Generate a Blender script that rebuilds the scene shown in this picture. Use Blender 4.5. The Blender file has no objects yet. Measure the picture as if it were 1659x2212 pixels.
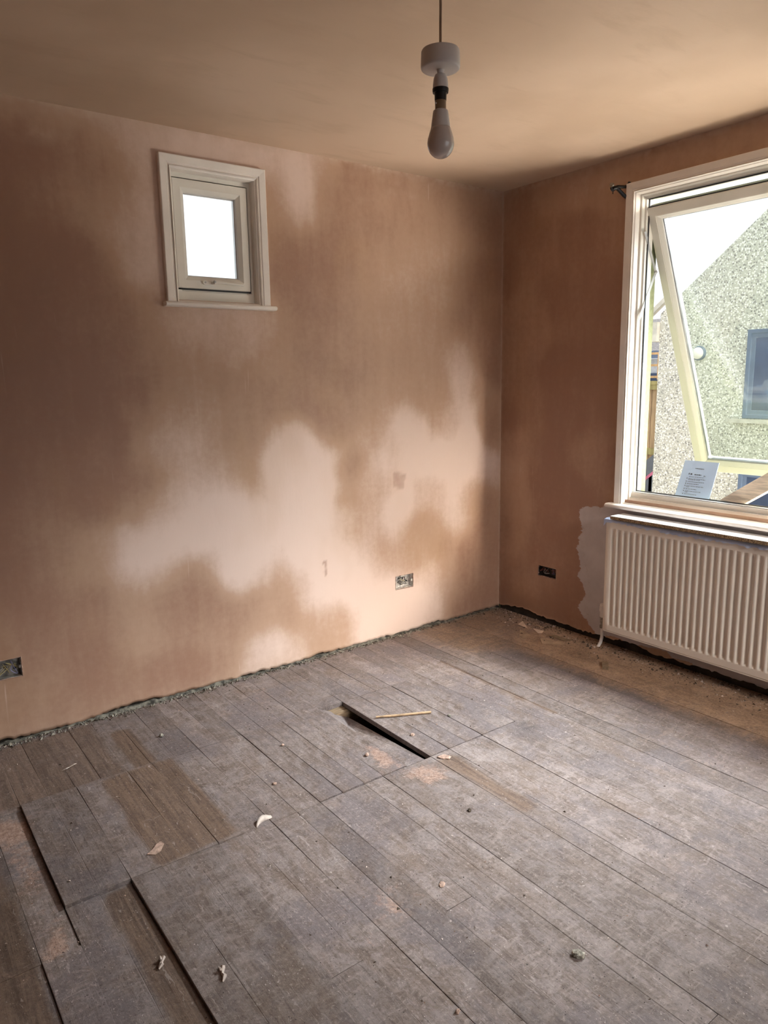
import bpy, bmesh, math, random
import numpy as np
from mathutils import Vector, Matrix
random.seed(7)
SC = bpy.context.scene
COL = SC.collection
PI = math.pi

# ------------------------------------------------------------------ camera, world, sun, area lights, exposure
cam = bpy.data.objects.new('camera', bpy.data.cameras.new('camera')); COL.objects.link(cam)
_yaw, _pit, _rol = math.radians(36.4995249), math.radians(-10.37204057), math.radians(-0.99725756)
_f = Vector((math.sin(_yaw)*math.cos(_pit), math.cos(_yaw)*math.cos(_pit), math.sin(_pit)))
_r = Vector((math.cos(_yaw), -math.sin(_yaw), 0)); _u = _r.cross(_f)
_c, _s = math.cos(_rol), math.sin(_rol)
_r2 = _c*_r+_s*_u; _u2 = -_s*_r+_c*_u
m = Matrix((_r2, _u2, -_f)).transposed().to_4x4(); m.translation = (-3.16797, -3.08678, 1.41509)
cam.matrix_world = m
cam.data.sensor_fit = 'HORIZONTAL'; cam.data.sensor_width = 36; cam.data.lens = 36*1564.755/1659
cam.data.clip_start = 0.05; cam.data.clip_end = 200
SC.camera = cam

w = bpy.data.worlds.new('world'); SC.world = w; w.use_nodes = True
w.node_tree.nodes['Background'].inputs[0].default_value = (0.90, 0.95, 1.0, 1)
w.node_tree.nodes['Background'].inputs[1].default_value = 0.88
def lamp(name, kind, loc, target, energy, color, sx=1, sy=1):
    l = bpy.data.lights.new(name, kind); l.energy = energy; l.color = color
    o = bpy.data.objects.new(name, l); COL.objects.link(o); o.location = loc
    o.rotation_euler = (Vector(target)-Vector(loc)).to_track_quat('-Z', 'Y').to_euler()
    if kind == 'AREA': l.shape = 'RECTANGLE'; l.size = sx; l.size_y = sy; l.spread = math.radians(75)
    return o
sun = lamp('sun', 'SUN', (0, -6, 6), (0.9, 0, 0), 2.3, (1, .93, .82)); sun.data.angle = .02
lamp('sky_daylight', 'AREA', *((1.5, -2.4, 3.2), (-1.7, -1.8, 0.4), 98, (0.91, 0.92, 0.99), 1.8, 1.2))
lamp('open_side_daylight', 'AREA', *((0.75, -4.2, 2.6), (-0.6, 0, 0.85), 190, (1, 0.9, 0.76), 1.5, 1.5))
lamp('ground_daylight', 'AREA', *((1.1, -2.8, -0.1), (-1.0, -1.1, 2.4), 44, (1, 0.91, 0.79), 1.4, 1.6))
lamp('front_daylight', 'AREA', *((-1.0, -5.5, 2.7), (-0.6, -1.8, 0.3), 50, (1, 0.94, 0.9), 2.0, 1.4))   # sky outside the window behind the camera
vs = SC.view_settings
vs.view_transform = 'Standard'; vs.look = 'None'; vs.gamma = 1; vs.use_curve_mapping = False; vs.exposure = 0.82
SC.cycles.max_bounces = 10; SC.cycles.diffuse_bounces = 7; SC.cycles.transparent_max_bounces = 16
SC.cycles.use_denoising = True

DRY_BACK = [(-2.57,2.41,0.35),(-2.48,2.42,0.4),(-2.37,2.42,0.55),(-2.25,2.43,0.6),(-2.09,2.43,0.6),(-2.02,2.41,0.75),(-2.01,2.44,0.65),(-2.58,2.3,0),(-2.49,2.31,0),(-2.34,2.34,0.1),(-2.26,2.33,0.2),(-2.15,2.39,0.5),(-2.08,2.35,0.6),(-1.88,2.41,0.75),(-1.74,2.4,0.75),(-1.54,2.38,0.75),(-1.35,2.4,0.8),(-1.25,2.43,0.7),(-1.2,2.41,0.3),(-1.04,2.39,0.15),(-0.79,2.38,0.2),(-0.48,2.4,0.25),(-0.17,2.4,0.3),(-1.33,2.31,0.85),(-1.31,2.23,0.85),(-1.4,2.3,0.7),(-1.48,2.29,0.3),(-1.46,2.17,0.3),(-1.36,2.16,0.6),(-1.23,2.22,0.25),(-1.15,2.29,0.2),(-2.02,2.3,0.65),(-2.03,2.12,0.7),(-2.03,1.94,0.75),(-2.08,2.29,0.5),(-2.18,2.26,0.2),(-2.27,2.23,0.1),(-2.44,2.19,0),(-2.6,2.14,0),(-2.45,2.07,0.1),(-2.32,2.17,0.15),(-2.31,2.11,0.3),(-2.22,2.15,0.25),(-2.23,2.05,0.5),(-2.15,2.14,0.5),(-2.2,1.96,0.55),(-2.15,1.91,0.7),(-2.1,2.03,0.7),(-2.1,1.84,0.75),(-2.04,1.77,0.4),(-2.16,1.77,0.2),(-2.36,2.13,0.3),(-2.39,2.15,0.3),(-2.62,1.97,0),(-2.53,1.9,0),(-2.43,1.91,0),(-2.33,1.92,0),(-2.26,1.89,0.1),(-2.64,1.73,0),(-2.48,1.73,0),(-2.31,1.74,0),(-2.17,1.69,0.1),(-2.66,1.56,0),(-2.5,1.56,0),(-2.32,1.56,0.05),(-2.2,1.56,0.1),(-2.35,1.65,0.15),(-2.13,1.62,0.25),(-2.03,1.68,0.55),(-1.93,1.66,0.6),(-1.83,1.65,0.65),(-1.67,1.67,0.65),(-1.53,1.69,0.6),(-1.94,1.57,0.5),(-1.84,1.51,0.4),(-1.72,1.57,0.55),(-1.58,1.61,0.6),(-1.54,1.51,0.45),(-1.77,1.43,0.25),(-1.64,1.47,0.25),(-2.04,1.51,0.35),(-1.99,1.43,0.4),(-2.09,1.43,0.2),(-1.95,1.35,0.4),(-1.87,1.37,0.4),(-2.68,1.39,0),(-2.51,1.38,0),(-2.34,1.38,0),(-2.19,1.38,0.05),(-2.16,1.28,0.15),(-2.26,1.19,0),(-2.45,1.2,0),(-2.69,1.21,0),(-2.06,1.27,0.55),(-1.96,1.31,0.5),(-1.85,1.26,0.5),(-1.97,1.15,0.7),(-2.09,1.16,0.6),(-2.1,1.08,0.5),(-1.86,1.1,0.45),(-1.74,1.22,0.25),(-1.62,1.3,0.25),(-1.63,1.15,0.2),(-1.69,1,0.2),(-1.62,0.91,0.4),(-1.76,0.92,0.8),(-1.8,0.99,0.6),(-1.93,1,0.65),(-2.18,1.04,0.1),(-2.3,1,0),(-2.46,1.01,0.05),(-2.71,1.04,0.05),(-2.62,0.94,0.1),(-2.38,0.91,0.05),(-2.23,0.89,0.3),(-1.51,1.12,0.7),(-1.41,1.16,0.9),(-1.51,1.03,1),(-1.33,1.11,0.85),(-1.25,1.01,0.9),(-1.23,0.89,0.95),(-1.39,0.97,1),(-1.52,0.9,1),(-1.65,0.82,0.95),(-1.77,0.83,0.95),(-1.88,0.85,0.85),(-1.99,0.86,0.75),(-2.09,0.87,0.5),(-1.89,0.74,0.95),(-1.99,0.76,0.9),(-2.12,0.77,0.8),(-2.24,0.77,0.8),(-2.32,0.76,0.6),(-2.38,0.75,0.2),(-2.37,0.65,0.3),(-2.25,0.67,0.85),(-2.15,0.67,0.9),(-2.04,0.66,0.9),(-1.96,0.67,0.9),(-1.87,0.59,0.6),(-1.78,0.57,0.9),(-1.68,0.6,1),(-1.74,0.47,0.8),(-1.53,0.69,0.9),(-1.42,0.79,0.85),(-1.26,0.77,0.95),(-1.18,0.71,0.8),(-1.21,0.6,0.95),(-1.32,0.61,0.95),(-1.38,0.55,1),(-1.27,0.48,1),(-1.54,0.58,0.7),(-1.49,0.45,0.45),(-1.62,0.5,0.6),(-1.39,0.41,0.6),(-1.28,0.34,1),(-1.16,0.47,0.8),(-1.1,0.51,0.8),(-2.22,0.58,0.55),(-2.11,0.58,0.5),(-2.01,0.59,0.15),(-1.92,0.53,0.1),(-1.88,0.41,0.1),(-2.02,0.44,0.1),(-2.12,0.46,0.2),(-2.26,0.49,0.3),(-2.23,0.37,0.45),(-2.33,0.4,0.2),(-2.41,0.52,0.05),(-2.57,0.74,0.15),(-2.55,0.64,0.2),(-2.66,0.76,0.1),(-2.59,0.55,0.1),(-2.74,0.77,0.05),(-2.76,0.59,0.1),(-2.78,0.4,0.15),(-2.61,0.36,0.15),(-2.47,0.33,0.1),(-2.63,0.16,0.2),(-2.81,0.12,0.2),(-2.44,0.17,0.1),(-2.35,0.19,0.15),(-2.18,0.3,0.35),(-2.07,0.34,0.2),(-1.92,0.26,0.25),(-2.14,0.16,0.1),(-1.99,0.14,0.05),(-1.81,0.09,0.2),(-1.8,0.28,0.15),(-1.7,0.37,0.15),(-1.84,0.38,0.15),(-2.46,0.05,0.2),(-1.66,0.13,0.7),(-1.56,0.1,0.8),(-1.45,0.1,0.65),(-1.69,0.06,0.6),(-1.56,0.03,0.5),(-1.65,0.25,0.3),(-1.5,0.26,0.2),(-1.54,0.39,0.25),(-1.39,0.19,0.25),(-1.28,0.21,0.4),(-1.22,0.25,0.3),(-1.17,0.14,0.35),(-1.29,0.04,0.3),(-1.31,0.15,0.4),(-1.42,0.34,0.4),(-1.34,0.3,0.7),(-1.08,0.2,0.7),(-0.99,0.12,0.8),(-0.86,0.12,0.9),(-0.73,0.12,0.85),(-0.89,0.21,0.95),(-1.05,0.29,0.9),(-1.16,0.32,0.95),(-1.22,0.4,0.95),(-1.01,0.39,0.9),(-0.89,0.29,0.9),(-0.66,0.16,0.85),(-0.52,0.14,0.7),(-0.59,0.29,0.65),(-0.45,0.23,0.5),(-0.42,0.34,0.4),(-0.38,0.14,0.3),(-0.31,0.06,0.1),(-0.15,0.09,0.1),(-0.08,0.34,0.15),(-0.31,0.29,0.15),(-0.45,0.48,0.2),(-0.31,0.43,0.1),(-0.16,0.5,0.15),(-0.98,0.49,0.6),(-0.89,0.52,0.35),(-0.92,0.4,0.5),(-0.79,0.43,0.5),(-0.73,0.5,0.4),(-0.66,0.44,0.4),(-0.82,0.59,0.7),(-0.79,0.69,0.9),(-0.72,0.76,0.9),(-0.66,0.62,0.3),(-0.56,0.61,0.3),(-0.62,0.77,0.5),(-0.59,0.82,0.6),(-0.38,0.64,0.7),(-0.36,0.55,0.6),(-0.49,0.73,0.6),(-0.38,0.78,0.8),(-0.27,0.71,0.45),(-0.12,0.69,0.2),(-0.08,0.8,0.6),(-0.16,0.64,0.2),(-1.04,0.62,0.5),(-0.97,0.74,0.5),(-1.12,0.8,0.25),(-1.09,0.97,0.15),(-1.15,0.64,0.4),(-0.97,0.86,0.5),(-0.85,0.97,0.75),(-0.75,1.12,0.85),(-0.81,1.07,0.6),(-0.72,1.19,0.8),(-0.65,1.11,0.8),(-0.65,0.96,1),(-0.49,0.95,1),(-0.31,0.93,0.95),(-0.24,1.06,0.9),(-0.27,1.22,0.8),(-0.31,1.35,0.8),(-0.27,1.46,0.7),(-0.35,1.53,0.6),(-0.45,1.61,0.35),(-0.55,1.46,0.35),(-0.45,1.33,0.35),(-0.65,1.29,0.3),(-0.52,1.21,0.4),(-0.42,1.15,0.6),(-0.12,0.92,0.7),(-0.09,1.11,0.2),(-0.07,1.46,0.1),(-0.13,1.61,0.15),(-0.2,1.33,0.4),(-0.12,1.19,0.3),(-0.96,1.11,0.45),(-0.9,1.22,0.4),(-1.05,1.23,0.25),(-1.19,1.17,0.15),(-1.27,1.24,0.1),(-1.37,1.29,0.1),(-1.5,1.25,0.15),(-1.18,1.46,0.15),(-1.39,1.46,0.2),(-1.28,1.6,0.2),(-1.43,1.64,0.25),(-1.49,1.55,0.3),(-1.59,1.4,0.25),(-1.45,1.36,0.15),(-1.07,1.42,0.2),(-0.96,1.34,0.35),(-0.81,1.34,0.35),(-0.74,1.51,0.3),(-0.95,1.51,0.3),(-1.1,1.58,0.3),(-0.89,1.7,0.4),(-0.74,1.75,0.4),(-0.64,1.89,0.45),(-0.8,1.93,0.45),(-0.95,1.83,0.35),(-1.09,1.82,0.25),(-1.22,1.79,0.15),(-1.35,1.79,0.1),(-1.43,1.76,0.15),(-1.42,1.89,0.1),(-1.34,2,0.1),(-1.22,1.95,0.1),(-1.41,2.05,0.15),(-1.26,2.07,0.15),(-1.16,2.12,0.15),(-1.08,2,0.2),(-0.94,1.99,0.3),(-0.79,2.07,0.35),(-0.64,2.06,0.4),(-0.48,2.05,0.45),(-0.35,2.11,0.4),(-0.31,1.96,0.4),(-0.45,1.86,0.5),(-0.55,1.66,0.4),(-0.31,1.76,0.25),(-0.21,1.92,0.2),(-0.1,1.98,0.1),(-0.06,2.23,0.15),(-0.31,2.25,0.3),(-0.48,2.21,0.3),(-0.7,2.21,0.25),(-0.85,2.15,0.2),(-0.99,2.2,0.2),(-0.79,2.29,0.3),(-0.64,2.33,0.35),(-0.38,2.32,0.35),(-0.14,2.27,0.2),(-1.1,2.27,0.2),(-0.09,1.72,0.1),(-0.17,1.51,0.15)]
DRY_RIGHT = [(-0.04,2.43,0.3),(-0.15,2.36,0.15),(-0.31,2.36,0.35),(-0.53,2.35,0.45),(-0.67,2.35,0.4),(-0.76,2.26,0.3),(-0.79,2.11,0.2),(-0.71,2.12,0.1),(-0.54,2.15,0.05),(-0.22,2.2,0.1),(-0.54,2.1,0.1),(-0.05,1.98,0.1),(-0.16,1.79,0.25),(-0.27,1.73,0.2),(-0.39,1.82,0.05),(-0.69,1.9,0.1),(-0.75,1.81,0.05),(-0.24,1.6,0.25),(-0.21,1.45,0.2),(-0.41,1.45,0),(-0.65,1.44,0.05),(-0.77,1.3,0),(-0.66,1.28,0.1),(-0.48,1.2,0),(-0.14,1.32,0.15),(-0.07,1.19,0.05),(-0.11,1.02,0.25),(-0.11,0.83,0.4),(-0.19,0.76,0.35),(-0.13,0.58,0.35),(-0.17,0.45,0.35),(-0.08,0.49,0.15),(-0.29,0.8,0.05),(-0.42,0.99,0.05),(-0.64,0.99,0.25),(-0.73,0.96,0.1),(-0.53,0.79,0),(-0.43,0.63,0),(-0.6,0.57,0),(-0.27,0.43,0.1),(-0.08,0.23,0.1),(-0.2,0.22,0.25),(-0.34,0.23,0.2),(-0.58,0.22,0.1),(-0.45,0.14,0.05),(-0.62,0.05,0.1),(-0.09,0.05,0),(-0.28,0.04,0.05),(-1.48,2.37,0.3),(-1.16,2.38,0.25),(-0.93,2.37,0.25)]
PAINT = [(-0.742,0.73),(-0.713,0.733),(-0.677,0.721),(-0.641,0.727),(-0.626,0.712),(-0.601,0.711),(-0.597,0.662),(-0.611,0.63),(-0.622,0.575),(-0.595,0.553),(-0.606,0.508),(-0.581,0.491),(-0.602,0.447),(-0.616,0.405),(-0.611,0.378),(-0.624,0.372),(-0.594,0.332),(-0.627,0.294),(-0.65,0.262),(-0.661,0.235),(-0.607,0.151),(-0.641,0.105),(-0.679,0.089),(-0.683,0.063),(-0.712,0.049),(-0.743,0.021),(-0.773,-0.018)]

# ------------------------------------------------------------------ helpers
def link(name, mesh, mat=None, parent=None):
    o = bpy.data.objects.new(name, mesh); COL.objects.link(o)
    if mat:
        for mm in (mat if isinstance(mat, (list, tuple)) else [mat]): mesh.materials.append(mm)
    if parent: o.parent = parent
    return o
def tag(o, label=None, cat=None, group=None, kind=None):
    if label: o['label'] = label
    if cat: o['category'] = cat
    if group: o['group'] = group
    if kind: o['kind'] = kind
    return o
def empty(name, loc, rz=0, **k):
    o = bpy.data.objects.new(name, None); COL.objects.link(o); o.location = loc; o.rotation_euler.z = rz
    o.empty_display_size = .05
    return tag(o, **k)
class MB:
    def __init__(s): s.v = []; s.f = []; s.mi = []
    def add(s, v, f, mi=0):
        b = len(s.v); s.v += [tuple(p) for p in v]; s.f += [tuple(i+b for i in q) for q in f]; s.mi += [mi]*len(f); return s
    def box(s, a, b, mi=0):
        (x0, y0, z0), (x1, y1, z1) = [tuple(map(min, a, b)), tuple(map(max, a, b))]
        v = [(x0,y0,z0),(x1,y0,z0),(x1,y1,z0),(x0,y1,z0),(x0,y0,z1),(x1,y0,z1),(x1,y1,z1),(x0,y1,z1)]
        return s.add(v, [(0,3,2,1),(4,5,6,7),(0,1,5,4),(1,2,6,5),(2,3,7,6),(3,0,4,7)], mi)
    def prism(s, pts, h, mi=0):           # pts: list of 3D points (planar), h: offset vector
        n = len(pts); p = [Vector(q) for q in pts]; h = Vector(h)
        v = p+[q+h for q in p]
        return s.add(v, [tuple(range(n))[::-1], tuple(range(n, 2*n))]+[(i, (i+1) % n, (i+1) % n+n, i+n) for i in range(n)], mi)
    def tube(s, pts, r, n=8, mi=0, cap=True):
        pts = [Vector(p) for p in pts]; rr = r if isinstance(r, (list, tuple)) else [r]*len(pts)
        v = []; f = []; ref = None
        for i, p in enumerate(pts):
            d = (pts[min(i+1, len(pts)-1)]-pts[max(i-1, 0)]).normalized()
            if ref is None: ref = d.orthogonal().normalized()
            a = (ref-d*ref.dot(d)).normalized(); b = d.cross(a); ref = a
            v += [p+rr[i]*(a*math.cos(2*PI*k/n)+b*math.sin(2*PI*k/n)) for k in range(n)]
        for i in range(len(pts)-1):
            for k in range(n):
                f.append((i*n+k, i*n+(k+1) % n, (i+1)*n+(k+1) % n, (i+1)*n+k))
        if cap: f += [tuple(range(n))[::-1], tuple(range((len(pts)-1)*n, len(pts)*n))]
        return s.add(v, f, mi)
    def lathe(s, prof, c, n=32, mi=0):    # prof [(r,z)], axis z at c
        v = []; f = []
        for r, z in prof: v += [(c[0]+r*math.cos(2*PI*k/n), c[1]+r*math.sin(2*PI*k/n), c[2]+z) for k in range(n)]
        for i in range(len(prof)-1):
            for k in range(n): f.append((i*n+k, i*n+(k+1) % n, (i+1)*n+(k+1) % n, (i+1)*n+k))
        f += [tuple(range(n))[::-1], tuple(range((len(prof)-1)*n, len(prof)*n))]
        return s.add(v, f, mi)
    def sweep_rect(s, prof, P, mi=0):
        """closed mitred frame; prof: [(inset, depth)] closed; P(a,b,inset,depth) gives the point of corner (a,b)"""
        n = len(prof); v = []; f = []
        for (a, b) in ((0, 0), (1, 0), (1, 1), (0, 1)): v += [P(a, b, i, d) for i, d in prof]
        for c in range(4):
            e = (c+1) % 4
            for k in range(n): f.append((c*n+k, c*n+(k+1) % n, e*n+(k+1) % n, e*n+k))
        return s.add(v, f, mi)
    def build(s, name, mat=None, parent=None, smooth=False, bevel=0, xf=None, flat_angle=None, center=False):
        me = bpy.data.meshes.new(name); off = Vector((0, 0, 0))
        v = [Vector(p) for p in s.v]
        if xf is not None: v = [xf @ p for p in v]
        if center:
            off = sum(v, Vector())/len(v); off.z = min(p.z for p in v); v = [p-off for p in v]
        me.from_pydata(v, [], s.f); me.polygons.foreach_set('material_index', s.mi)
        bm = bmesh.new(); bm.from_mesh(me); bmesh.ops.recalc_face_normals(bm, faces=bm.faces); bm.to_mesh(me); bm.free()
        if smooth:
            me.polygons.foreach_set('use_smooth', [True]*len(me.polygons))
            if smooth != 'all': me.set_sharp_from_angle(angle=math.radians(40))
        o = link(name, me, mat, parent); o.location = off
        if bevel:
            b = o.modifiers.new('bevel', 'BEVEL'); b.width = bevel; b.segments = 2; b.limit_method = 'ANGLE'; b.angle_limit = math.radians(35)
        return o
# value noise (numpy)
def _h(i, j, s):
    n = (i*374761393+j*668265263+s*974711) & 0x7fffffff
    n = ((n ^ (n >> 13))*1274126177) & 0x7fffffff
    return ((n ^ (n >> 16)) & 0xffff)/65535.
def vn(x, y, s=0):
    x = np.asarray(x, float); y = np.asarray(y, float)
    i = np.floor(x).astype(np.int64); j = np.floor(y).astype(np.int64); u = x-i; v = y-j
    u = u*u*(3-2*u); v = v*v*(3-2*v)
    return (_h(i,j,s)*(1-u)+_h(i+1,j,s)*u)*(1-v)+(_h(i,j+1,s)*(1-u)+_h(i+1,j+1,s)*u)*v
def fbm(x, y, s=0, o=4):
    t = 0; a = .5
    for k in range(o): t = t+a*vn(x*2**k+k*17.3, y*2**k-k*9.1, s+k); a *= .5
    return t/(1-.5**o)
def sstep(a, b, x): t = np.clip((x-a)/(b-a), 0, 1); return t*t*(3-2*t)
def scatter_field(samples, X, Y, sig=.055):
    S = np.array(samples); num = np.full(X.shape, .02*.3); den = np.full(X.shape, .02)
    for sx, sy, v in S:
        d2 = (X-sx)**2+(Y-sy)**2
        wgt = np.exp(-d2/(2*sig*sig))+.02*np.exp(-d2/(2*(3.2*sig)**2))
        num += wgt*v; den += wgt
    return num/den
def poly_sd(P, X, Y):                       # signed distance, positive inside
    P = np.array(P); n = len(P); d = np.full(X.shape, 9.); ins = np.zeros(X.shape, bool)
    for k in range(n):
        ax, ay = P[k]; bx, by = P[(k+1) % n]; ex, ey = bx-ax, by-ay
        t = np.clip(((X-ax)*ex+(Y-ay)*ey)/(ex*ex+ey*ey+1e-12), 0, 1)
        d = np.minimum(d, np.hypot(X-ax-t*ex, Y-ay-t*ey))
        c = ((ay > Y) != (by > Y)) & (X < (bx-ax)*(Y-ay)/(by-ay+1e-12)+ax); ins ^= c
    return np.where(ins, d, -d)
def set_attr(me, name, arr):
    a = me.attributes.new(name, 'FLOAT', 'POINT'); a.data.foreach_set('value', np.asarray(arr, np.float32).ravel())

# ------------------------------------------------------------------ materials
class N:
    def __init__(s, name):
        s.m = bpy.data.materials.new(name); s.m.use_nodes = True; s.t = s.m.node_tree; s.n = s.t.nodes
        s.b = s.n['Principled BSDF']; s.out = s.n['Material Output']
    def new(s, typ, **k):
        n = s.n.new(typ)
        for a, b in k.items(): setattr(n, a, b)
        return n
    def lk(s, a, b): s.t.links.new(a, b)
    def set(s, inp, v):
        if isinstance(v, bpy.types.NodeSocket): s.lk(v, inp)
        elif v is not None:
            inp.default_value = tuple(v)+(1,) if isinstance(v, (tuple, list)) and len(v) == 3 and len(inp.default_value) == 4 else v
    def coord(s, scale=(1, 1, 1), loc=(0, 0, 0)):
        tc = s.new('ShaderNodeTexCoord'); mp = s.new('ShaderNodeMapping'); s.lk(tc.outputs['Object'], mp.inputs[0])
        mp.inputs['Scale'].default_value = scale; mp.inputs['Location'].default_value = loc; return mp.outputs[0]
    def noise(s, vec, scale=5, detail=4, rough=.55, dist=0):
        n = s.new('ShaderNodeTexNoise'); s.lk(vec, n.inputs['Vector'])
        n.inputs['Scale'].default_value = scale; n.inputs['Detail'].default_value = detail
        n.inputs['Roughness'].default_value = rough; n.inputs['Distortion'].default_value = dist; return n.outputs[0]
    def vor(s, vec, scale=5, out='Distance', rnd=1):
        n = s.new('ShaderNodeTexVoronoi'); s.lk(vec, n.inputs['Vector']); n.inputs['Scale'].default_value = scale
        n.inputs['Randomness'].default_value = rnd; return n.outputs[out]
    def ramp(s, v, a, b, lo=0., hi=1.):
        n = s.new('ShaderNodeMapRange', interpolation_type='SMOOTHSTEP'); s.lk(v, n.inputs[0])
        for i, x in zip((1, 2, 3, 4), (a, b, lo, hi)): n.inputs[i].default_value = x
        return n.outputs[0]
    def math(s, op, a, b=None, c=None):
        n = s.new('ShaderNodeMath', operation=op)
        for i, x in enumerate((a, b, c)):
            if x is not None: s.set(n.inputs[i], x)
        return n.outputs[0]
    def mix(s, f, a, b, mode='MIX'):
        n = s.new('ShaderNodeMix', data_type='RGBA', blend_type=mode)
        s.set(n.inputs[0], f); s.set(n.inputs[6], a); s.set(n.inputs[7], b); return n.outputs[2]
    def attr(s, name):
        n = s.new('ShaderNodeAttribute'); n.attribute_name = name; return n.outputs['Fac']
    def bump(s, h, strength=.3, dist=.002):
        n = s.new('ShaderNodeBump'); s.lk(h, n.inputs['Height']); n.inputs['Strength'].default_value = strength
        n.inputs['Distance'].default_value = dist; s.lk(n.outputs[0], s.b.inputs['Normal'])
    def fin(s, col=None, rough=None, metal=None, spec=None):
        if col is not None: s.set(s.b.inputs['Base Color'], col)
        if rough is not None: s.set(s.b.inputs['Roughness'], rough)
        if metal is not None: s.set(s.b.inputs['Metallic'], metal)
        if spec is not None: s.set(s.b.inputs['Specular IOR Level'], spec)
        return s.m
def plain(name, col, rough=.5, metal=0, var=.12, scale=12, bump=0, spec=None, stretch=(1, 1, 1)):
    n = N(name); c = n.coord(stretch); z = n.noise(c, scale, 4)
    a = tuple(x*(1-var) for x in col); b = tuple(min(1, x*(1+var)) for x in col)
    if bump: n.bump(n.noise(c, scale*6, 3), bump, .002)
    return n.fin(n.mix(n.ramp(z, .3, .7), a, b), rough, metal, spec)

def plaster(name, use_attr=True, dry0=.6, paint=False, seed=0, wet=(0.325, 0.18, 0.123), mid=(0.46, 0.3, 0.212), dry=(0.7, 0.54, 0.465)):
    n = N(name); c = n.coord((1, 1, 1), (seed, seed, 0))
    cs = n.coord((6, 6, 1.0), (seed, 0, 0))              # vertical trowel streaks
    big = n.noise(c, 2.2, 5, .55, .3); fine = n.noise(c, 34, 5, .6); st = n.noise(cs, 2.4, 5, .6, .4)
    base = n.attr('dry') if use_attr else n.ramp(big, .35, .65, dry0-.15, dry0+.15)
    d = n.math('ADD', base, n.math('MULTIPLY', n.math('SUBTRACT', st, .5), .30))
    d = n.math('ADD', d, n.math('MULTIPLY', n.math('SUBTRACT', fine, .5), .28))
    d = n.math('ADD', d, n.math('MULTIPLY', n.math('SUBTRACT', big, .5), .25))
    col = n.mix(n.ramp(d, -.05, .42), wet, mid); col = n.mix(n.ramp(d, .36, .92), col, dry)
    # ochre bloom and thin pale trowel scratches
    och = n.ramp(n.noise(n.coord((1, 1, .6), (seed+4, 2, 1)), 3.1, 3), .5, .72, 0, .35)
    col = n.mix(och, col, n.mix(.5, col, (.46, .29, .15)))
    if use_attr:
        sc_ = n.ramp(n.noise(n.coord((30, 30, 1.6), (seed+3, 0, 0)), 2.0, 2, .5, .6), .70, .78, 0, .4)
        gate = n.ramp(n.noise(c, 2.6, 2), .5, .62)
        col = n.mix(n.math('MULTIPLY', sc_, gate), col, dry)
        col = n.mix(n.math('MULTIPLY', n.attr('edge'), n.ramp(n.noise(c, 22, 4), .3, .6, .2, .9)), col, (.56, .42, .33))
        col = n.mix(n.attr('mark'), col, wet)
    rough = n.ramp(d, 0, 1, .5, .8)
    if paint:
        e = n.math('ADD', n.attr('paint'), n.math('MULTIPLY', n.math('SUBTRACT', n.noise(n.coord((1, .22, 1)), 95, 5, .7), .5), .040))
        m_ = n.ramp(e, -.001, .0015)
        thin = n.ramp(n.noise(c, 17, 5, .7), .56, .68, 0, .5); thin = n.math('MULTIPLY', thin, n.ramp(n.attr('paint'), .08, .0, 0, 1))
        pc = n.mix(thin, n.mix(n.ramp(n.noise(c, 9, 3), .3, .7), (.47, .43, .44), (.54, .50, .51)), (.34, .27, .24))
        col = n.mix(m_, col, pc)
    hb = n.math('ADD', n.noise(n.coord((1, 1, .5), (seed, 0, 0)), 16, 4, .5), n.math('MULTIPLY', st, .8))
    n.bump(hb, .32, .0035)
    return n.fin(col, rough, 0, .35)
M = {}
M['wallL'] = plaster('plaster_back_wall')
M['wallR'] = plaster('plaster_window_wall', True, paint=True, seed=5)
M['wallO'] = plaster('plaster_other_walls', False, .6, seed=9)
def ceil_mat():
    n = N('plaster_ceiling'); c = n.coord(); big = n.noise(c, 1.2, 4, .5, .4); f = n.noise(n.coord((1, 3, 1)), 3.5, 5, .6, .3)
    col = n.mix(n.ramp(big, .35, .66), (.50, .37, .27), (.60, .455, .34)); col = n.mix(n.ramp(f, .5, .75, 0, .5), col, (.47, .345, .25))
    # board joints faintly telegraphing through the skim
    j = n.noise(n.coord((1.0, 14, 1), (3, 0, 0)), 1.2, 3); n.bump(n.math('ADD', f, n.math('MULTIPLY', j, .5)), .35, .006)
    return n.fin(col, .7, 0, .25)
M['ceil'] = ceil_mat()
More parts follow.
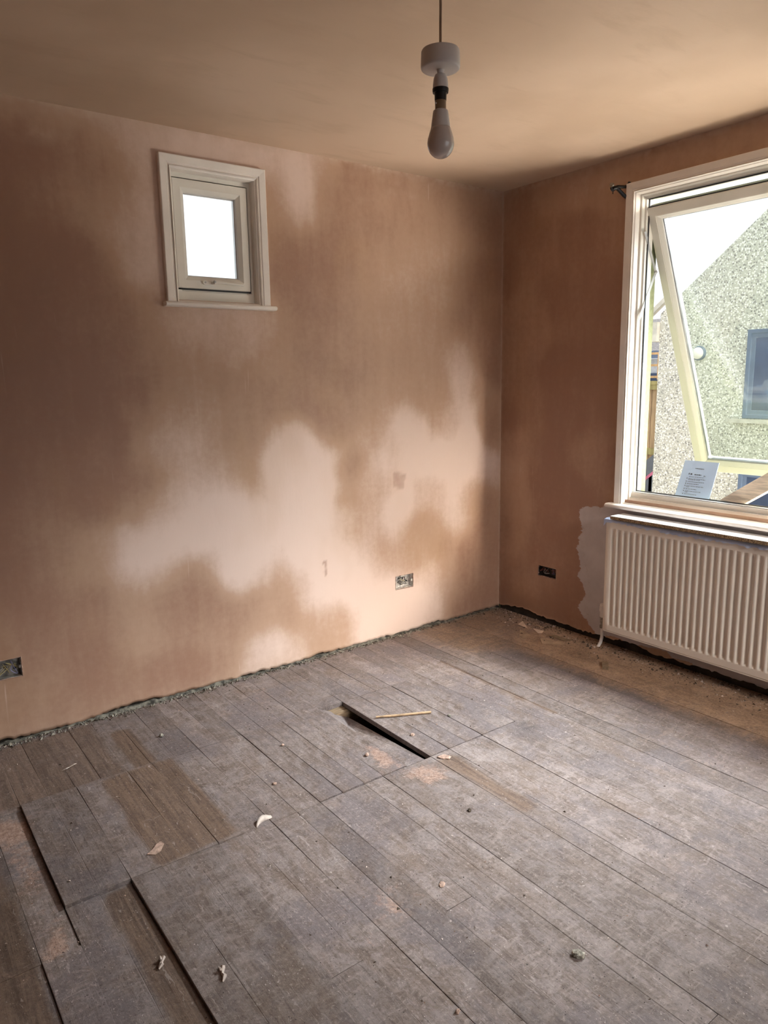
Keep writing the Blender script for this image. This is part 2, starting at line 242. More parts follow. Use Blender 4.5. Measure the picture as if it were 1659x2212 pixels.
def floor_mat():
    n = N('dusty_floorboard'); c0 = n.coord()
    wob = n.new('ShaderNodeTexNoise'); n.lk(c0, wob.inputs['Vector']); wob.inputs['Scale'].default_value = 28; wob.inputs['Detail'].default_value = 3
    va = n.new('ShaderNodeVectorMath', operation='MULTIPLY_ADD'); n.lk(wob.outputs['Color'], va.inputs[0]); va.inputs[1].default_value = (.02, .02, .02); n.lk(c0, va.inputs[2]); c = va.outputs[0]
    def mp(vec, sc, lo=(0, 0, 0)):
        m_ = n.new('ShaderNodeMapping'); n.lk(vec, m_.inputs[0]); m_.inputs['Scale'].default_value = sc; m_.inputs['Location'].default_value = lo; return m_.outputs[0]
    grain = n.noise(mp(c0, (40, 2.6, 40)), 1.6, 7, .66, 1.0); gr2 = n.noise(mp(c0, (120, 6, 120)), 1.3, 4, .6, .5)
    clo = n.noise(mp(c, (1, 1, 1)), 2.6, 7, .7, .4); med = n.noise(mp(c, (1.3, .8, 1), (7, 3, 0)), 13, 7, .74, .9)
    swp = n.noise(mp(c, (.5, 1.5, 1), (3, 9, 0)), 16, 6, .72, 1.2); fi = n.noise(c, 95, 6, .78)
    tone = n.attr('tone')
    col = n.mix(n.ramp(grain, .32, .68), (.125, .094, .080), (.235, .190, .172))
    col = n.mix(n.ramp(med, .44, .60, 0, .72), col, (.285, .248, .245))
    col = n.mix(n.ramp(swp, .50, .64, 0, .6), col, (.33, .282, .265))
    col = n.mix(n.ramp(clo, .47, .60, 0, .62), col, (.150, .130, .142))
    col = n.mix(n.ramp(n.noise(mp(c, (1, .6, 1), (1, 1, 4)), 5, 6, .7, .5), .5, .66, 0, .55), col, (.17, .122, .092))
    col = n.mix(n.ramp(fi, .52, .70, 0, .75), col, (.42, .365, .34))
    col = n.mix(n.ramp(fi, .46, .34, 0, .6), col, (.085, .062, .052))
    col = n.mix(n.ramp(gr2, .60, .70, 0, .5), col, (.075, .052, .04))
    br = n.math('ADD', n.attr('brown'), n.math('MULTIPLY', n.math('SUBTRACT', med, .5), .7))
    br = n.math('MULTIPLY', n.ramp(br, .22, .72), .86)
    col = n.mix(br, col, n.mix(n.ramp(n.math('ADD', grain, n.math('MULTIPLY', fi, .6)), .55, 1.0), (.085, .052, .036), (.215, .145, .102)))
    sd_ = n.ramp(n.math('ADD', n.attr('sand'), n.math('MULTIPLY', n.math('SUBTRACT', swp, .5), .9)), .2, .75, 0, .9)
    col = n.mix(sd_, col, n.mix(n.ramp(n.math('ADD', n.math('MULTIPLY', fi, .6), n.math('MULTIPLY', med, .6)), .46, .74), (.24, .152, .092), (.56, .39, .26)))
    pk = n.math('ADD', n.attr('pink'), n.math('MULTIPLY', n.math('SUBTRACT', n.noise(c, 20, 7, .75, .5), .5), 1.35))
    pk = n.ramp(pk, .46, .82, 0, .8)
    col = n.mix(pk, col, n.mix(n.ramp(fi, .36, .64), (.27, .165, .125), (.52, .37, .30)))
    dk = n.math('ADD', n.attr('darken'), n.math('MULTIPLY', n.math('SUBTRACT', swp, .5), 1.2))
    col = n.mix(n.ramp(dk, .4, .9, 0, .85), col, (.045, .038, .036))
    v1 = n.vor(c, 75); s1 = n.math('MULTIPLY', n.ramp(v1, .17, .09), n.ramp(n.noise(c0, 8, 3), .46, .6))
    v2 = n.vor(mp(c, (1, .8, 1), (1, 2, 0)), 26); s2 = n.math('MULTIPLY', n.ramp(v2, .10, .06), n.ramp(n.noise(c0, 5, 2), .52, .6))
    col = n.mix(n.math('MULTIPLY', n.math('MAXIMUM', s1, s2), .8), col, (.50, .44, .41))
    v3 = n.vor(mp(c, (1, 1, 1), (5, 1, 0)), 80); s3 = n.math('MULTIPLY', n.ramp(v3, .17, .09), n.ramp(n.noise(c0, 9, 3), .47, .6))
    col = n.mix(s3, col, (.04, .028, .024))
    sc1 = n.ramp(n.noise(mp(c, (60, 6, 60), (0, 4, 0)), 1.2, 2, .5, 1.5), .67, .73, 0, .5); col = n.mix(sc1, col, (.45, .40, .38))
    sc2 = n.ramp(n.noise(mp(c, (6, 55, 60), (2, 4, 0)), 1.2, 2, .5, 2.), .69, .75, 0, .4); col = n.mix(sc2, col, (.42, .37, .35))
    col = n.mix(1, col, n.mix(n.ramp(tone, 0, 1), (.66, .625, .605), (1.06, 1.01, .985)), 'MULTIPLY')
    n.bump(n.math('ADD', n.math('MULTIPLY', grain, .8), n.math('ADD', n.math('MULTIPLY', fi, 1.3), n.math('MULTIPLY', s1, .8))), .7, .0028)
    return n.fin(col, n.ramp(med, .3, .7, .50, .72), 0, .42)
M['floor'] = floor_mat()
M['upvc'] = plain('white_plastic_frame', (.78, .76, .70), .32, var=.03, scale=6)
M['gloss'] = plain('white_painted_wood', (.82, .77, .72), .42, var=.05, scale=7, bump=.08)
M['rubber'] = plain('black_rubber_gasket', (.025, .026, .03), .5)
M['steel'] = plain('grey_steel', (.42, .42, .42), .38, .85, var=.2)
M['silver'] = plain('bare_aluminium', (.62, .62, .62), .35, .6, var=.1)
M['brass'] = plain('dull_plated_brass', (.33, .30, .25), .4, .7, var=.3, scale=80)
M['rad'] = plain('magnolia_radiator_enamel', (.74, .665, .585), .33, var=.03, scale=5)
M['white'] = plain('white_plastic', (.74, .70, .67), .35, var=.04)
M['pendwhite'] = plain('white_bakelite', (.70, .66, .64), .4, var=.04)
M['black'] = plain('black_plastic', (.018, .015, .015), .38)
M['blackmetal'] = plain('black_iron', (.015, .014, .014), .35, .3)
M['tan'] = plain('tan_lamp_cap', (.36, .27, .18), .35, .4)
M['cord'] = plain('beige_flex', (.30, .20, .14), .6)
M['pine'] = plain('raw_pine', (.76, .66, .54), .7, var=.22, scale=5, bump=.2, stretch=(20, 2, 20))
M['oldwood'] = plain('old_joist_timber', (.20, .135, .08), .85, var=.35, scale=6, bump=.4, stretch=(3, 30, 30))
M['soil'] = plain('dark_underfloor_soil', (.035, .027, .02), .95, var=.5, scale=14, bump=.5)
M['lath'] = plain('split_lath', (.40, .27, .16), .8, var=.3, scale=30, bump=.4)
M['melamine'] = plain('white_melamine', (.80, .79, .80), .3, var=.03)
M['paperw'] = plain('torn_wallpaper', (.62, .47, .36), .8, var=.15, scale=20)
M['papertan'] = plain('brown_wallpaper_back', (.36, .25, .165), .85, var=.2, scale=20)
M['plump'] = plain('plaster_lump', (.40, .27, .21), .9, var=.3, scale=60, bump=.6)
M['greylump'] = plain('mortar_lump', (.27, .245, .20), .92, var=.5, scale=60, bump=.6)
M['darklump'] = plain('dark_dirt_lump', (.07, .05, .035), .95, var=.4, scale=90, bump=.6)
M['mortar'] = plain('crumbled_mortar_bed', (.115, .105, .085), .95, var=.75, scale=45, bump=1.0)
M['peel'] = plain('pale_paint_peel', (.48, .40, .35), .7, var=.15, scale=60)
M['galv'] = plain('galvanised_box', (.30, .29, .27), .45, .5, var=.45, scale=35)
M['zinc'] = plain('plaster_splashed_box', (.62, .58, .54), .6, .1, var=.4, scale=60)
M['boxdark'] = plain('dark_back_box', (.035, .03, .028), .5, .3, var=.4, scale=60)
M['wy'] = plain('yellow_wire', (.45, .37, .17), .5); M['wg'] = plain('grey_wire', (.35, .33, .32), .5); M['wb'] = plain('blue_wire', (.22, .22, .42), .5); M['wr'] = plain('red_wire', (.30, .09, .07), .5); M['wk'] = plain('dark_wire', (.05, .045, .04), .5)
def chip_mat():
    n = N('raw_chipboard'); c = n.coord(); v = n.vor(c, 330, 'Color'); s = n.new('ShaderNodeSeparateColor'); n.lk(v, s.inputs[0])
    col = n.mix(n.ramp(s.outputs[0], .1, .9), (.10, .06, .03), (.40, .28, .16)); return n.fin(col, .9)
M['chip'] = chip_mat()
def plastic_mat():
    n = N('blue_tinted_plastic_film'); tr = n.new('ShaderNodeBsdfTranslucent'); tr.inputs[0].default_value = (.62, .70, .88, 1)
    n.fin((.55, .63, .84), .25, 0, .5); mx = n.new('ShaderNodeMixShader'); mx.inputs[0].default_value = .35
    n.bump(n.noise(n.coord(), 40, 4), .5, .004)
    n.lk(n.b.outputs[0], mx.inputs[1]); n.lk(tr.outputs[0], mx.inputs[2]); n.lk(mx.outputs[0], n.out.inputs[0]); return n.m
M['film'] = plastic_mat()
def glass_mat(name, tint, dust):
    n = N(name); t = n.new('ShaderNodeBsdfTransparent'); t.inputs[0].default_value = tint+(1,)
    g = n.new('ShaderNodeBsdfGlossy'); g.inputs[1].default_value = .02
    fr = n.new('ShaderNodeFresnel'); fr.inputs[0].default_value = 1.45
    m1 = n.new('ShaderNodeMixShader'); n.lk(fr.outputs[0], m1.inputs[0]); n.lk(t.outputs[0], m1.inputs[1]); n.lk(g.outputs[0], m1.inputs[2])
    d = n.new('ShaderNodeBsdfDiffuse'); d.inputs[0].default_value = (.7, .74, .72, 1)
    m2 = n.new('ShaderNodeMixShader'); n.lk(n.ramp(n.noise(n.coord(), 5, 4), .3, .7, dust*.4, dust*1.6), m2.inputs[0])
    n.lk(m1.outputs[0], m2.inputs[1]); n.lk(d.outputs[0], m2.inputs[2]); n.lk(m2.outputs[0], n.out.inputs[0]); return n.m
M['glass'] = glass_mat('dusty_window_glass', (.93, .975, .955), .025)
M['glass2'] = glass_mat('clear_window_glass', (.97, .98, .98), .02)
def bulb_mat():
    n = N('opal_bulb_diffuser'); n.b.inputs['Coat Weight'].default_value = .6; n.b.inputs['Coat Roughness'].default_value = .05
    return n.fin((.60, .52, .48), .25, 0, .6)
M['opal'] = bulb_mat()
def pebble():
    n = N('pebbledash'); c = n.coord(); v = n.vor(c, 62, 'Color'); s = n.new('ShaderNodeSeparateColor'); n.lk(v, s.inputs[0])
    dd = n.vor(c, 62)
    col = n.mix(n.ramp(s.outputs[0], .02, .98), (.10, .095, .10), (.78, .75, .70)); col = n.mix(n.ramp(s.outputs[1], .70, .76), col, (.86, .85, .82))
    col = n.mix(n.ramp(dd, .35, .6), col, (.44, .42, .37))
    col = n.mix(.25, col, (.50, .48, .43))
    n.bump(dd, -.8, .006); return n.fin(col, .9)
M['pebble'] = pebble()
M['render'] = plain('pale_green_render', (.33, .36, .20), .9, var=.12, scale=60, bump=.7)
M['fence'] = plain('green_stained_fence', (.36, .30, .12), .85, var=.2, scale=4, stretch=(1, 6, 1), bump=.2)
M['fenceb'] = plain('weathered_fence_board', (.40, .27, .15), .85, var=.25, scale=4, stretch=(2, 10, 1), bump=.2)
M['trellis'] = plain('orange_trellis_timber', (.58, .36, .17), .8, var=.2)
M['navy'] = plain('slate_blue_frame', (.10, .135, .21), .4, var=.1)
M['dkglass'] = plain('dark_reflective_pane', (.05, .07, .13), .25, var=.3, scale=2, spec=.25)
M['slate'] = plain('grey_roof_tile', (.20, .19, .19), .8, var=.3, scale=20)
M['soffit'] = plain('weathered_barge_board', (.48, .45, .40), .7, var=.15)
M['patio'] = plain('pale_patio_slab', (.50, .45, .37), .9, var=.15, scale=3)
M['farwall'] = plain('pale_far_wall', (.60, .62, .66), .8)
M['bluepaper'] = plain('pale_blue_paper', (.50, .64, .86), .7, var=.02)
M['ink'] = plain('faint_black_print', (.06, .06, .09), .7)
M['pinkp'] = plain('pink_stripe', (.6, .15, .25), .5); M['cardk'] = plain('dark_grey_panel', (.13, .14, .16), .5)

# ------------------------------------------------------------------ room shell
H = 2.45; XL = -4.35; YB = -3.95
def grid_wall(name, axis, u0, u1, holes, samples, mat, seed, du=.0125, dz=.016, lo=(.008, .026)):
    """plaster skin with a ragged lower edge, real holes, and drying stains stored as vertex fields"""
    us = set(np.round(np.linspace(u0, u1, int(round((u1-u0)/du))+1), 5)); zs = set(np.round(np.linspace(0, H, int(H/dz)+1), 5))
    def snap(arr, v):
        a = sorted(arr); k = min(a, key=lambda t: abs(t-v)); arr.discard(k); arr.add(v)
    for a, b, c, d in holes:
        for t in (a, b): snap(us, t)
        for t in (c, d): snap(zs, t)
    us = np.array(sorted(us)); zs = np.array(sorted(zs)); nu, nz = len(us), len(zs)
    U, Z = np.meshgrid(us, zs, indexing='ij')
    e = lo[0]+(lo[1]-lo[0])*fbm(us*9, us*0, seed, 5)+.012*(vn(us*60, us*0, seed+3)-.5)+.012*sstep(.66, .8, vn(us*5.3, us*0+2, seed+8))
    Zp = Z.copy(); k = zs < .10
    Zp[:, k] = e[:, None]+(.10-e[:, None])*(zs[k]/.10)[None, :]
    bow = .0025*(fbm(U*1.6, Z*1.6, seed, 3)-.5)+.0012*(vn(U*9, Z*3, seed+5)-.5)
    corner_mask = sstep(0, .08, np.abs(U-u1))*sstep(0, .05, H-Z); bow = bow*corner_mask
    lip = np.exp(-Zp/.03)*.004*vn(U*24, Z*30, seed+11)
    nrm = -bow-lip
    v = np.stack([U, nrm, Zp], -1) if axis == 1 else np.stack([nrm, U, Zp], -1)
    V = v.reshape(-1, 3).tolist(); F = []
    def inhole(x, z): return any(a < x < b and c < z < d for a, b, c, d in holes)
    for i in range(nu-1):
        for j in range(nz-1):
            if inhole((us[i]+us[i+1])/2, (zs[j]+zs[j+1])/2): continue
            q = (i*nz+j, (i+1)*nz+j, (i+1)*nz+j+1, i*nz+j+1); F.append(q if axis == 1 else q[::-1])
    b0 = len(V)                                        # ragged bottom edge returns into the wall
    for i in range(nu):
        p = list(V[i*nz]); p[1 if axis == 1 else 0] = .016; p[2] += .003; V.append(p)
    for i in range(nu-1): F.append((i*nz, b0+i, b0+i+1, (i+1)*nz))
    me = bpy.data.meshes.new(name); me.from_pydata(V, [], F); me.polygons.foreach_set('use_smooth', [True]*len(F))
    wx = .05*(fbm(U*5, Z*3.5, seed+20)-.5)+.02*(vn(U*22, Z*5, seed+21)-.5); wz = .07*(fbm(U*4, Z*4, seed+30)-.5)
    dry = np.clip((scatter_field(samples, U+wx, Zp+wz)-.32)*1.25+.33, 0, 1.05)
    ext = lambda a, last=0: np.concatenate([a.ravel(), np.full(nu, last)])
    set_attr(me, 'dry', ext(dry, .3))
    ed = np.exp(-(H-Z)/.020)*1.15*(.3+vn(U*11, Z*30, 14))+.35*np.exp(-((H-Z)-.10)**2/.004)*sstep(.55, .75, fbm(U*4, Z*9, 16))+np.exp(-Zp/.028)*.55*vn(U*14, Z*8, 4)+np.exp(-np.abs(U-u1)/.006)*.5
    set_attr(me, 'edge', ext(np.clip(ed, 0, .9), .3))
    return me, U, Zp, ext, e, us
sockL = (-.812, -.690, .262, .338); sockF = (-2.852, -2.708, .268, .346); sockR = (-.447, -.316, .271, .331)
me, U, Z, ext, eL, usL = grid_wall('wall_back', 1, XL, 0, [(-1.985, -1.545, 1.765, 2.318), sockL, sockF], DRY_BACK, M['wallL'], 3, lo=(.002, .014))
mk = .55*sstep(.0, .006, poly_sd([(-.822, .925), (-.73, .91), (-.744, .822), (-.823, .835)], U+.008*(vn(U*60, Z*60, 1)-.5), Z))*(.6+.4*vn(U*40, Z*90, 2))
mk += .7*sstep(-.001, .004, poly_sd([(-1.283, .50), (-1.262, .505), (-1.252, .49), (-1.262, .47), (-1.254, .44), (-1.25, .41), (-1.262, .385), (-1.262, .42), (-1.276, .45), (-1.272, .475)], U, Z))
set_attr(me, 'mark', ext(np.clip(mk, 0, .8)))
wall_back = tag(link('wall_back', me, M['wallL']), kind='structure')
me, U, Z, ext, eR, usR = grid_wall('wall_right', 0, YB, 0, [(-2.445, -.85, .79, 2.295), sockR], DRY_RIGHT, M['wallR'], 8, lo=(.014, .034))
P2 = [(-3.2, .765), (-.80, .765)]+PAINT+[(-.84, -.01)]
sd = poly_sd(P2[:-1]+[(-.80, -.03), (-3.2, -.03)], U, Z)
bare = poly_sd([(-.76, -.02), (-.80, .035), (-.86, .045), (-.95, .03), (-1.08, .05), (-1.16, .052), (-1.20, .03), (-1.30, .034), (-1.34, -.02)], U, Z)
sd = np.minimum(sd, -bare)
set_attr(me, 'paint', ext(sd, -1)); set_attr(me, 'mark', ext(U*0))
wall_right = tag(link('wall_right', me, M['wallR']), kind='structure')
# masonry behind the plaster, as boxes around the openings
b = MB()
for (x0, x1, z0, z1) in ((XL-.2, -1.985, .0, H), (-1.545, .0, .0, H), (-1.985, -1.545, 0, 1.765), (-1.985, -1.545, 2.318, H)):
    b.box((x0, .06, z0-.4 if z0 == 0 else z0), (x1, .28, z1+(.1 if z1 == H else 0)))
tag(b.build('wall_back_masonry', M['render']), kind='structure').name = 'wall_outer_back'
b = MB()
for (y0, y1, z0, z1) in ((YB-.2, -2.43, 0, H), (-.885, .28, 0, H), (-2.43, -.885, 0, .80), (-2.43, -.885, 2.262, H)):
    b.box((.06, y0, z0-.4 if z0 == 0 else z0), (.165, y1, z1+(.1 if z1 == H else 0)))
tag(b.build('wall_outer_right', M['render']), kind='structure')
b = MB(); b.box((XL-.15, YB-.15, -.4), (XL, .28, H+.1)); tag(b.build('wall_left', M['wallO']), kind='structure')
b = MB()                                            # wall behind the camera, with its own window
for (x0, x1, z0, z1) in ((XL-.15, -2.1, -.4, H+.1), (-.5, .165, -.4, H+.1), (-2.1, -.5, -.4, .85), (-2.1, -.5, 2.15, H+.1)): b.box((x0, YB-.15, z0), (x1, YB, z1))
tag(b.build('wall_front', M['wallO']), kind='structure')
W3 = tag(empty('window_3', (-1.3, YB-.07, .85)), kind='structure')
fr3 = MB(); fr3.sweep_rect([(0, .04), (.06, .04), (.06, -.03), (0, -.03)], (lambda a, b_, i, d: (-2.1+i if a == 0 else -.5-i, YB-.08+d, .85+i if b_ == 0 else 2.15-i))); fr3.box((-1.33, YB-.11, .9), (-1.27, YB-.04, 2.1))
o = fr3.build('frame', M['upvc']); o.location = -W3.location; o.parent = W3
o = MB().box((-2.05, YB-.085, .9), (-.55, YB-.08, 2.1)).build('glass_pane', M['glass2']); o.location = -W3.location; o.parent = W3
b = MB(); b.box((XL-.15, YB-.15, H), (.165, .28, H+.12)); tag(b.build('ceiling', M['ceil']), kind='structure')
# dark void strip behind the ragged plaster edge
b = MB(); b.box((XL, .014, -.02), (.02, .06, .12)); b.box((.014, YB, -.02), (.06, 0, .12)); tag(b.build('trim_1', M['soil']), kind='structure')
b = MB(); b.box((XL, YB, -.45), (.06, .06, -.36)); tag(b.build('subfloor_ground', M['soil']), kind='structure').name = 'floor_subsoil'
for k, y in enumerate((-.02, -.545, -1.137, -1.78, -2.4, -3.02, -3.62)):
    b = MB(); b.box((XL, y-.028, -.14), (.0, y+.028, -.0215)); tag(b.build('trim_%d' % (k+2), M['oldwood']), kind='structure')

# floorboards ---------------------------------------------------------------
TH = .020
BROWN = [(-2.58, -2.31, -1.13, -.535, .8), (-3.1, -2.47, -.53, -.03, .55), (-2.44, -2.365, -.53, -.18, .85), (-2.745, -2.66, -2.6, -1.14, .75), (-3.6, -2.935, -4, -1.0, .75),
  (-3.3, -2.94, -1.0, -.5, .55), (-1.535, -1.445, -1.62, -1.17, .72, .035), (-1.53, -1.45, -1.85, -1.5, .35, .06), (-.888, -.86, -1.2, -.44, .8, .014), (-1.0, -.9, -1.6, -1.25, .3, .04), (-.09, .1, -2.6, -.1, .4, .05), (-1.0, .1, -.36, .1, .35, .12), (-1.6, -1.2, -.4, -.05, .2), (-2.66, -2.57, -2.0, -1.6, .3)]
PINK = [(-2.93, -2.84, -1.3, -.56, .42), (-1.87, -1.70, -.34, -.12, .34), (-2.02, -1.9, -.35, -.2, .3), (-1.66, -1.5, -1.3, -1.15, .35), (-.9, -.5, -1.75, -1.3, .25), (-1.2, -.7, -2.1, -1.7, .2), (-.45, -.15, -1.9, -1.0, .12), (-2.3, -2.1, -1.8, -1.5, .3), (-1.72, -1.66, -1.1, -.9, .45), (-2.5, -2.4, -1.9, -1.6, .3), (-2.45, -2.3, -.95, -.86, .3), (-1.42, -1.3, -.36, -.1, .25), (-2.88, -2.76, -1.5, -1.35, .2), (-2.56, -2.50, -1.08, -1.02, .5)]
SAND = [(-.46, .1, -2.8, -.40, .75, .14), (-.75, .1, -.55, .1, .5, .15), (-.9, -.3, -1.9, -1.0, .22, .12)]
DARKEN = [(-1.13, -1.0, -1.27, -1.14, .6), (-2.25, -2.05, -.16, -.03, .45), (-2.17, -2.07, -.68, -.52, .4), (-3.2, -2.2, -.05, 0, .4), (-.12, 0, -3, 0, .4), (-2.2, -1.2, -.035, 0, .3), (-2.78, -2.70, -1.0, -.85, .35)]  # darker floor patches, with darker strips along the wall feet
def rects(R, X, Y, s=.02, seed=1):
    X = X+.03*(fbm(X*14, Y*9, seed)-.5); Y = Y+.04*(fbm(X*9, Y*14, seed+1)-.5); o = np.zeros(X.shape)
    s0 = s
    for x0, x1, y0, y1, a, *q_ in R:
        s = q_[0] if q_ else s0
        m_ = sstep(-s, s, X-x0)*sstep(-s, s, x1-X)*sstep(-s, s, Y-y0)*sstep(-s, s, y1-Y); o = np.maximum(o, m_*a)
    return o
rng = random.Random(11)
def board_geo(x0, x1, y0, y1, z, tone, gap=.0012, tilt=0, cup=0, step=.02):
    """one board: worn rounded edges, sub-divided top; returns verts, faces, tone list"""
    gg = rng.random()**2.2; x0 += gap*(.05+.8*gg); x1 -= gap*(.05+.8*rng.random()**2.2); y0 += .0008; y1 -= .0008
    ny = max(2, int((y1-y0)/step)+1); w_ = x1-x0
    xs = [x0, x0+.0009, x0+w_*.25, x0+w_*.5, x0+w_*.75, x1-.0009, x1]; zz = [-.0005, 0, cup*.7, cup, cup*.7, 0, -.0005]
    V = []; F = []; nx = len(xs)
    for j in range(ny):
        y = y0+(y1-y0)*j/(ny-1); en = -.0006 if j in (0, ny-1) else 0
        wob = .0007*math.sin(y*9+x0*40)
        for i in range(nx): V.append((xs[i]+wob*(1 if i in (0, 1, nx-1, nx-2) else 0), y, z+zz[i]+en+tilt*(xs[i]-x0)/w_))
    for j in range(ny-1):
        for i in range(nx-1): a = j*nx+i; F.append((a, a+1, a+nx+1, a+nx))
    b0 = len(V)
    for j in (0, ny-1):
        for i in (0, nx-1): q = V[j*nx+i]; V.append((q[0], q[1], z-TH))
    L = [j*nx for j in range(ny)]; R = [j*nx+nx-1 for j in range(ny)]
    F += [tuple(L[::-1])[::-1]+(b0+2, b0), tuple(R[::-1])+(b0+1, b0+3), tuple(range(nx))[::-1]+(b0, b0+1), tuple((ny-1)*nx+i for i in range(nx))+(b0+3, b0+2), (b0, b0+2, b0+3, b0+1)]
    return V, F, [tone]*len(V)
def finish_boards(name, parts, center=False):
    V = []; F = []; T = []
    for v, f, t in parts:
        o_ = len(V); V += v; F += [tuple(i+o_ for i in q) for q in f]; T += t
    A = np.array(V); X, Y = A[:, 0], A[:, 1]
    off = np.array([X.mean(), Y.mean(), A[:, 2].min()]) if center else np.zeros(3)
    me = bpy.data.meshes.new(name); me.from_pydata((A-off).tolist(), [], F)
    bm = bmesh.new(); bm.from_mesh(me); bmesh.ops.recalc_face_normals(bm, faces=bm.faces); bm.to_mesh(me); bm.free()
    set_attr(me, 'tone', T); set_attr(me, 'brown', rects(BROWN, X, Y)); set_attr(me, 'pink', 1.3*rects(PINK, X, Y, .04, 5)+.44*sstep(.62, .8, fbm(X*3, Y*3, 9)))
    set_attr(me, 'darken', rects(DARKEN, X, Y, .04, 7)); set_attr(me, 'sand', rects(SAND, X, Y, .1, 12))
    o_ = link(name, me, M['floor']); o_.location = off
    return o_
edges = [-.006, -.11, -.205, -.3, -.395, -.49, -.585, -.68, -.775, -.87, -.965, -1.061, -1.156, -1.252, -1.338, -1.43, -1.523, -1.641, -1.75, -1.832, -1.924, -2.016,
         -2.108, -2.2, -2.295, -2.387, -2.477, -2.567, -2.657, -2.747, -2.838, -2.932, -3.03, -3.125, -3.22, -3.315, -3.41, -3.505, -3.6, -3.7, -3.8, -3.9, -4.0, -4.1, -4.2, XL]
CUTX = (-2.016, -1.061)
parts = []; loose = []
for k in range(len(edges)-1):
    x1, x0 = edges[k], edges[k+1]; xm = (x0+x1)/2
    cuts = [YB, -.004]
    if -2.84 < xm < -1.061: cuts += [-1.137]
    if -2.84 < xm < -1.156: cuts += [-.525]
    if -2.39 < xm < -2.29 or -2.02 < xm < -1.93: cuts += [-1.785]
    if xm < -2.84: cuts += [-.545, -1.30, -2.4]
    if xm > -1.06: cuts += [rng.choice([-.8, -1.4, -2.1, -2.7])]
    elif rng.random() < .6: cuts += [rng.choice([-2.4, -3.02])]
    cuts = sorted(cuts)
    for j in range(len(cuts)-1):
        y0, y1 = cuts[j], cuts[j+1]; ym = (y0+y1)/2; z = rng.uniform(-.0012, .0008); t = rng.uniform(.26, .70)
        if -2.838 < xm < -2.29 and -1.137 < ym < -.525: z = .009 if xm < -2.56 else .006
        if -2.932 < xm < -2.838: z = -.004 if -1.31 < ym < -.5 else 0
        if xm < -2.932: z = -.0045 if ym < -.6 else 0; t *= .8
        if -2.66 < xm < -2.30 and ym < -1.137: z = .009-.009*(xm+2.657)/.36
        if -2.75 < xm < -2.657 and ym < -1.137: z = -.004; t = .3
        if CUTX[0] < xm < CUTX[1] and -1.137 < ym < -.525: loose.append((x0, x1, y0, y1)); continue
        if xm > -.5: t = min(t, .45)
        parts.append(board_geo(x0, x1, y0, y1, z, t, cup=rng.uniform(-.0002, .0006)))
floor = tag(finish_boards('floor', parts), kind='structure')
# short lifted boards around the hole, each cut free above the joists
LAB = {0: 'short grey floorboard, outermost on the window side of the lifted row', 1: 'short grey floorboard between two wide dark gaps, second from the window side',
 2: 'short grey floorboard third from the window side of the lifted row', 3: 'short grey floorboard carrying the far end of the thin wooden lath',
 4: 'short grey floorboard forming the window-side edge of the open hole', 5: 'skewed loose floorboard sagging into the open black hole',
 6: 'short speckled floorboard forming the near-left edge of the open hole', 7: 'short grey floorboard with pink plaster smear, second left of the hole',
 8: 'short grey floorboard third left of the hole, dark gap on its left', 9: 'short grey floorboard farthest left of the hole in the lifted row'}
loose.sort(key=lambda t: -t[0])
gaps = {0: .003, 1: .005, 2: .0022, 3: .0022, 4: .0022, 6: .0022, 7: .0026, 8: .0034, 9: .0026}
for k, (x0, x1, y0, y1) in enumerate(loose):
    if k == 5:
        g = board_geo(-1.638, -1.538, -1.136, -.535, 0, .5, .0005, cup=.0004, step=.012)
        def warp(x, y, z_):
            xr = float(np.interp(y, [-1.136, -.93, -.757, -.565, -.535], [-1.554, -1.597, -1.632, -1.530, -1.528])); t_ = (x+1.638)/.1
            return (-1.638+(xr+1.638)*t_, y, z_-.001-.052*t_*float(np.interp(y, [-.80, -.70], [0, 1])))
        o = finish_boards('floorboard', [([warp(*p) for p in g[0]], g[1], g[2])], True)
    else:
        z = {0: -.001, 1: .0005, 6: .002, 7: .003, 8: .003, 9: .002}.get(k, 0)
        ya, yb = y0+.003, y1-.002
        if k == 0: yb = -.47+.0
        if k == 0: ya, yb = y0+.004, y1-.002
        o = finish_boards('floorboard', [board_geo(x0, x1, ya, yb, z, rng.uniform(.35, .6), gaps[k], cup=.0005)], True)
    tag(o, LAB[k], 'floorboard', 'short loose floorboards over the joists')

# ------------------------------------------------------------------ small window (back wall)
W1 = tag(empty('window_1', (-1.77, 0, 1.75)), kind='structure')
def kid(o, root):
    o.parent = root; o.location = o.location-root.location; return o
def rectP(x0, x1, z0, z1, ax, sgn):      # inset towards centre; depth along the wall normal
    def P(a, b_, i, d):
        u = (x0+i) if a == 0 else (x1-i); z = (z0+i) if b_ == 0 else (z1-i)
        return (u, d*sgn, z) if ax == 1 else (d*sgn, u, z)
    return P
ARCH = [(0, 0), (0, .021), (.003, .023), (.030, .020), (.034, .016), (.037, .0165), (.041, .012), (.045, .010), (.047, 0)]
def architrave(P0, z_low, ax):
    """three-sided moulding standing on the sill board"""
    x0, x1, z1 = P0; n = len(ARCH); v = []; f = []
    def pt(u, d, z): return (u, -d, z) if ax == 1 else (-d, u, z)
    for c in range(4):
        for i, d in ARCH:
            u = x0+i if c < 2 else x1-i; z = z_low if c in (0, 3) else z1-i; v.append(pt(u, d, z))
    for c in range(3):
        for k in range(n): f.append((c*n+k, c*n+(k+1) % n, (c+1)*n+(k+1) % n, (c+1)*n+k))
    f += [tuple(range(n)), tuple(range(3*n, 4*n))]
    return MB().add(v, f)
kid(architrave((-2.008, -1.525, 2.34), 1.752, 1).build('architrave', M['gloss']), W1)
m1 = MB(); m1.sweep_rect([(0, .02), (0, .0), (0, -.10), (.012, -.10), (.012, -.004), (.008, .012), (.004, .014)], rectP(-1.964, -1.569, 1.752, 2.297, 1, -1))
